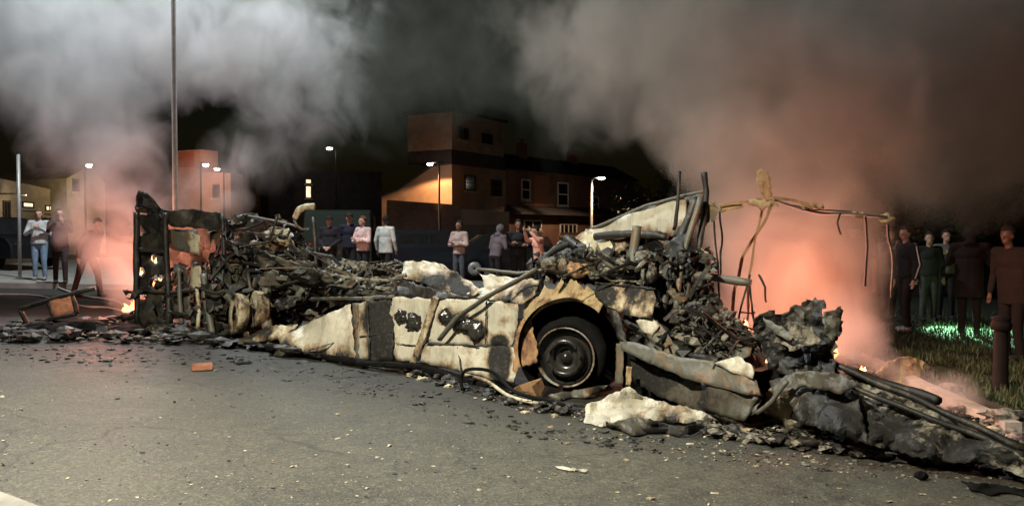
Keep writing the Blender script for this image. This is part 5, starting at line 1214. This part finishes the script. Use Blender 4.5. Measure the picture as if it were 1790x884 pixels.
# ------------------------------------------------------------------ smoke
def smoke(name, blobs, dens, col, seed, ns=.55, k=1.5, cut=.30, step=.35, aniso=.0, gain=1.6, label=None, det=5.0, capv=1.3):
    """a plume: soft puffs (px, py, depth, radius in px, weight) whose sum is broken up by noise"""
    C = [(P(b[0], b[1], b[2]), b[3]/F0*b[2], (b[4] if len(b) > 4 else 1.0)) for b in blobs]
    bm = bmesh.new()
    for c, r, w_ in C: bmesh.ops.create_icosphere(bm, subdivisions=2, radius=r*1.04, matrix=Matrix.Translation(c))
    pts_ = [v.co.copy() for v in bm.verts]; bm.free(); bm = bmesh.new()
    for q in pts_: bm.verts.new(q)
    res = bmesh.ops.convex_hull(bm, input=bm.verts)
    bmesh.ops.delete(bm, geom=[v for v in bm.verts if not v.link_faces], context='VERTS')
    bmesh.ops.triangulate(bm, faces=bm.faces)
    for v in bm.verts: v.co.z = max(v.co.z, zg(v.co.x)+.02)
    m = bpy.data.materials.new(name+'_material'); m.use_nodes = True; t = m.node_tree
    t.nodes.remove(t.nodes['Principled BSDF'])
    out = t.nodes['Material Output']
    tc = t.nodes.new('ShaderNodeTexCoord'); pos = tc.outputs['Object']
    nz = nd(t, 'ShaderNodeTexNoise', Scale=ns, Detail=det, Roughness=.58, Distortion=.9)
    mp = nd(t, 'ShaderNodeMapping'); mp.inputs['Location'].default_value = (seed*3.1, seed, 0); mp.inputs['Scale'].default_value = (1, 1, .8)
    t.links.new(pos, mp.inputs[0]); t.links.new(mp.outputs[0], nz.inputs[0])
    tot = None
    for c, r, w_ in C:
        vm = t.nodes.new('ShaderNodeVectorMath'); vm.operation = 'DISTANCE'; t.links.new(pos, vm.inputs[0]); vm.inputs[1].default_value = c
        q = nmath(t, 'DIVIDE', vm.outputs['Value'], r)
        q = nmath(t, 'SUBTRACT', 1.0, nmath(t, 'MULTIPLY', q, q), True)
        if w_ != 1.0: q = nmath(t, 'MULTIPLY', q, w_)
        tot = q if tot is None else nmath(t, 'ADD', tot, q)
    tot = nmath(t, 'MINIMUM', tot, capv)
    e = nmath(t, 'MULTIPLY', nmath(t, 'SUBTRACT', nz.outputs[0], .5), k)
    # the noise fades with the envelope so nothing reaches the hull's faces
    e = nmath(t, 'MULTIPLY', e, nmath(t, 'MINIMUM', nmath(t, 'MULTIPLY', tot, 3.0), 1.0))
    d = nmath(t, 'MULTIPLY', nmath(t, 'SUBTRACT', nmath(t, 'ADD', tot, e), cut, False), gain)
    d = nmath(t, 'MAXIMUM', d, 0.0)
    d = nmath(t, 'MULTIPLY', nmath(t, 'MINIMUM', d, 1.5), dens)
    pv = t.nodes.new('ShaderNodeVolumePrincipled'); pv.inputs['Color'].default_value = (*col, 1); pv.inputs['Anisotropy'].default_value = aniso
    t.links.new(d, pv.inputs['Density']); t.links.new(pv.outputs[0], out.inputs['Volume'])
    m.cycles.volume_step_rate = step
    o = mesh_obj(name, bm, m); return tag(o, label, kind='stuff')
smoke('smoke', [(222, 520, 13.7, 50, 1.4), (205, 455, 13.8, 72, 1.3), (175, 385, 14.0, 92, 1.2), (205, 315, 14.6, 105, 1.1), (190, 240, 15.3, 125), (280, 340, 15.0, 60, .8), (365, 350, 15.4, 90, .7), (400, 290, 15.6, 90, .5),
                (110, 200, 15.3, 130), (40, 90, 15.8, 160), (180, 110, 16.2, 165), (300, 60, 16.6, 155), (20, 0, 16, 170), (430, 60, 17, 145, .7), (510, 110, 17.6, 150, .55), (590, 50, 18.2, 140, .4), (560, 200, 18.4, 120, .4), (470, 260, 17.6, 110, .4)], 0.72, (.76, .76, .77), 1, ns=1.3, cut=.36, k=3.6, gain=1.3, det=8, step=.5, capv=1.0)
smoke('smoke', [(440, 40, 20, 160, .9), (540, 100, 20.5, 160, .9), (490, 200, 20, 130, .8), (430, 280, 20, 100, .7), (640, 50, 22, 170, .8), (820, 50, 23, 210, .8), (610, 200, 21, 130, .7), (980, 70, 22, 210, .8), (1130, 120, 20, 190, .7), (1000, 200, 22, 150, .4), (740, 170, 22, 150, .5)], .065, (.50, .53, .44), 2, ns=.75, cut=.34, k=3.6, gain=1.5, det=7, step=.9, capv=.9)
smoke('smoke', [(1400, 560, 10.9, 130, 1.3), (1370, 460, 11.1, 140, 1.3), (1450, 420, 11.2, 130, 1.3), (1300, 400, 11.2, 110), (1300, 300, 11.6, 150), (1430, 300, 11.8, 160), (1520, 230, 12, 180), (1380, 180, 12.2, 180),
                (1240, 190, 12.5, 160, .9), (1260, 90, 12.8, 160, 1.2), (1420, 50, 13, 200), (1580, 90, 13.5, 210), (1740, 90, 14, 260, 1.0), (1130, 60, 14, 190, .8), (1680, 250, 13.5, 200, .9), (1060, 130, 15, 190, .5), (950, 60, 16.5, 180, .35), (1560, 360, 12.5, 110, .6)], .66, (.72, .66, .58), 3, ns=1.15, cut=.28, k=2.9, gain=1.35, det=7, step=.6, capv=1.05)
smoke('smoke', [(1330, 470, 10.9, 110, 1), (1400, 500, 10.9, 120, 1), (1460, 450, 11, 110, 1), (1400, 400, 11.2, 110, .8), (1310, 560, 10.5, 90, 1), (1290, 400, 11.2, 90, .7), (1480, 560, 10.5, 90, 1)], .55, (.66, .60, .56), 6, ns=1.2, cut=.1, k=.9, gain=1.3, det=5, step=.7)
smoke('smoke', [(1500, 600, 9.8, 75, 1.0), (1560, 650, 9.2, 60, .8), (1470, 560, 10.4, 90, 1.0), (1620, 670, 8.7, 50, .8), (1670, 695, 8.1, 55, 1.3), (1490, 480, 11.2, 95, .9), (1765, 755, 6.6, 34, 1.2)], 1.2, (.80, .78, .80), 4, ns=1.8, cut=.32, step=.5)
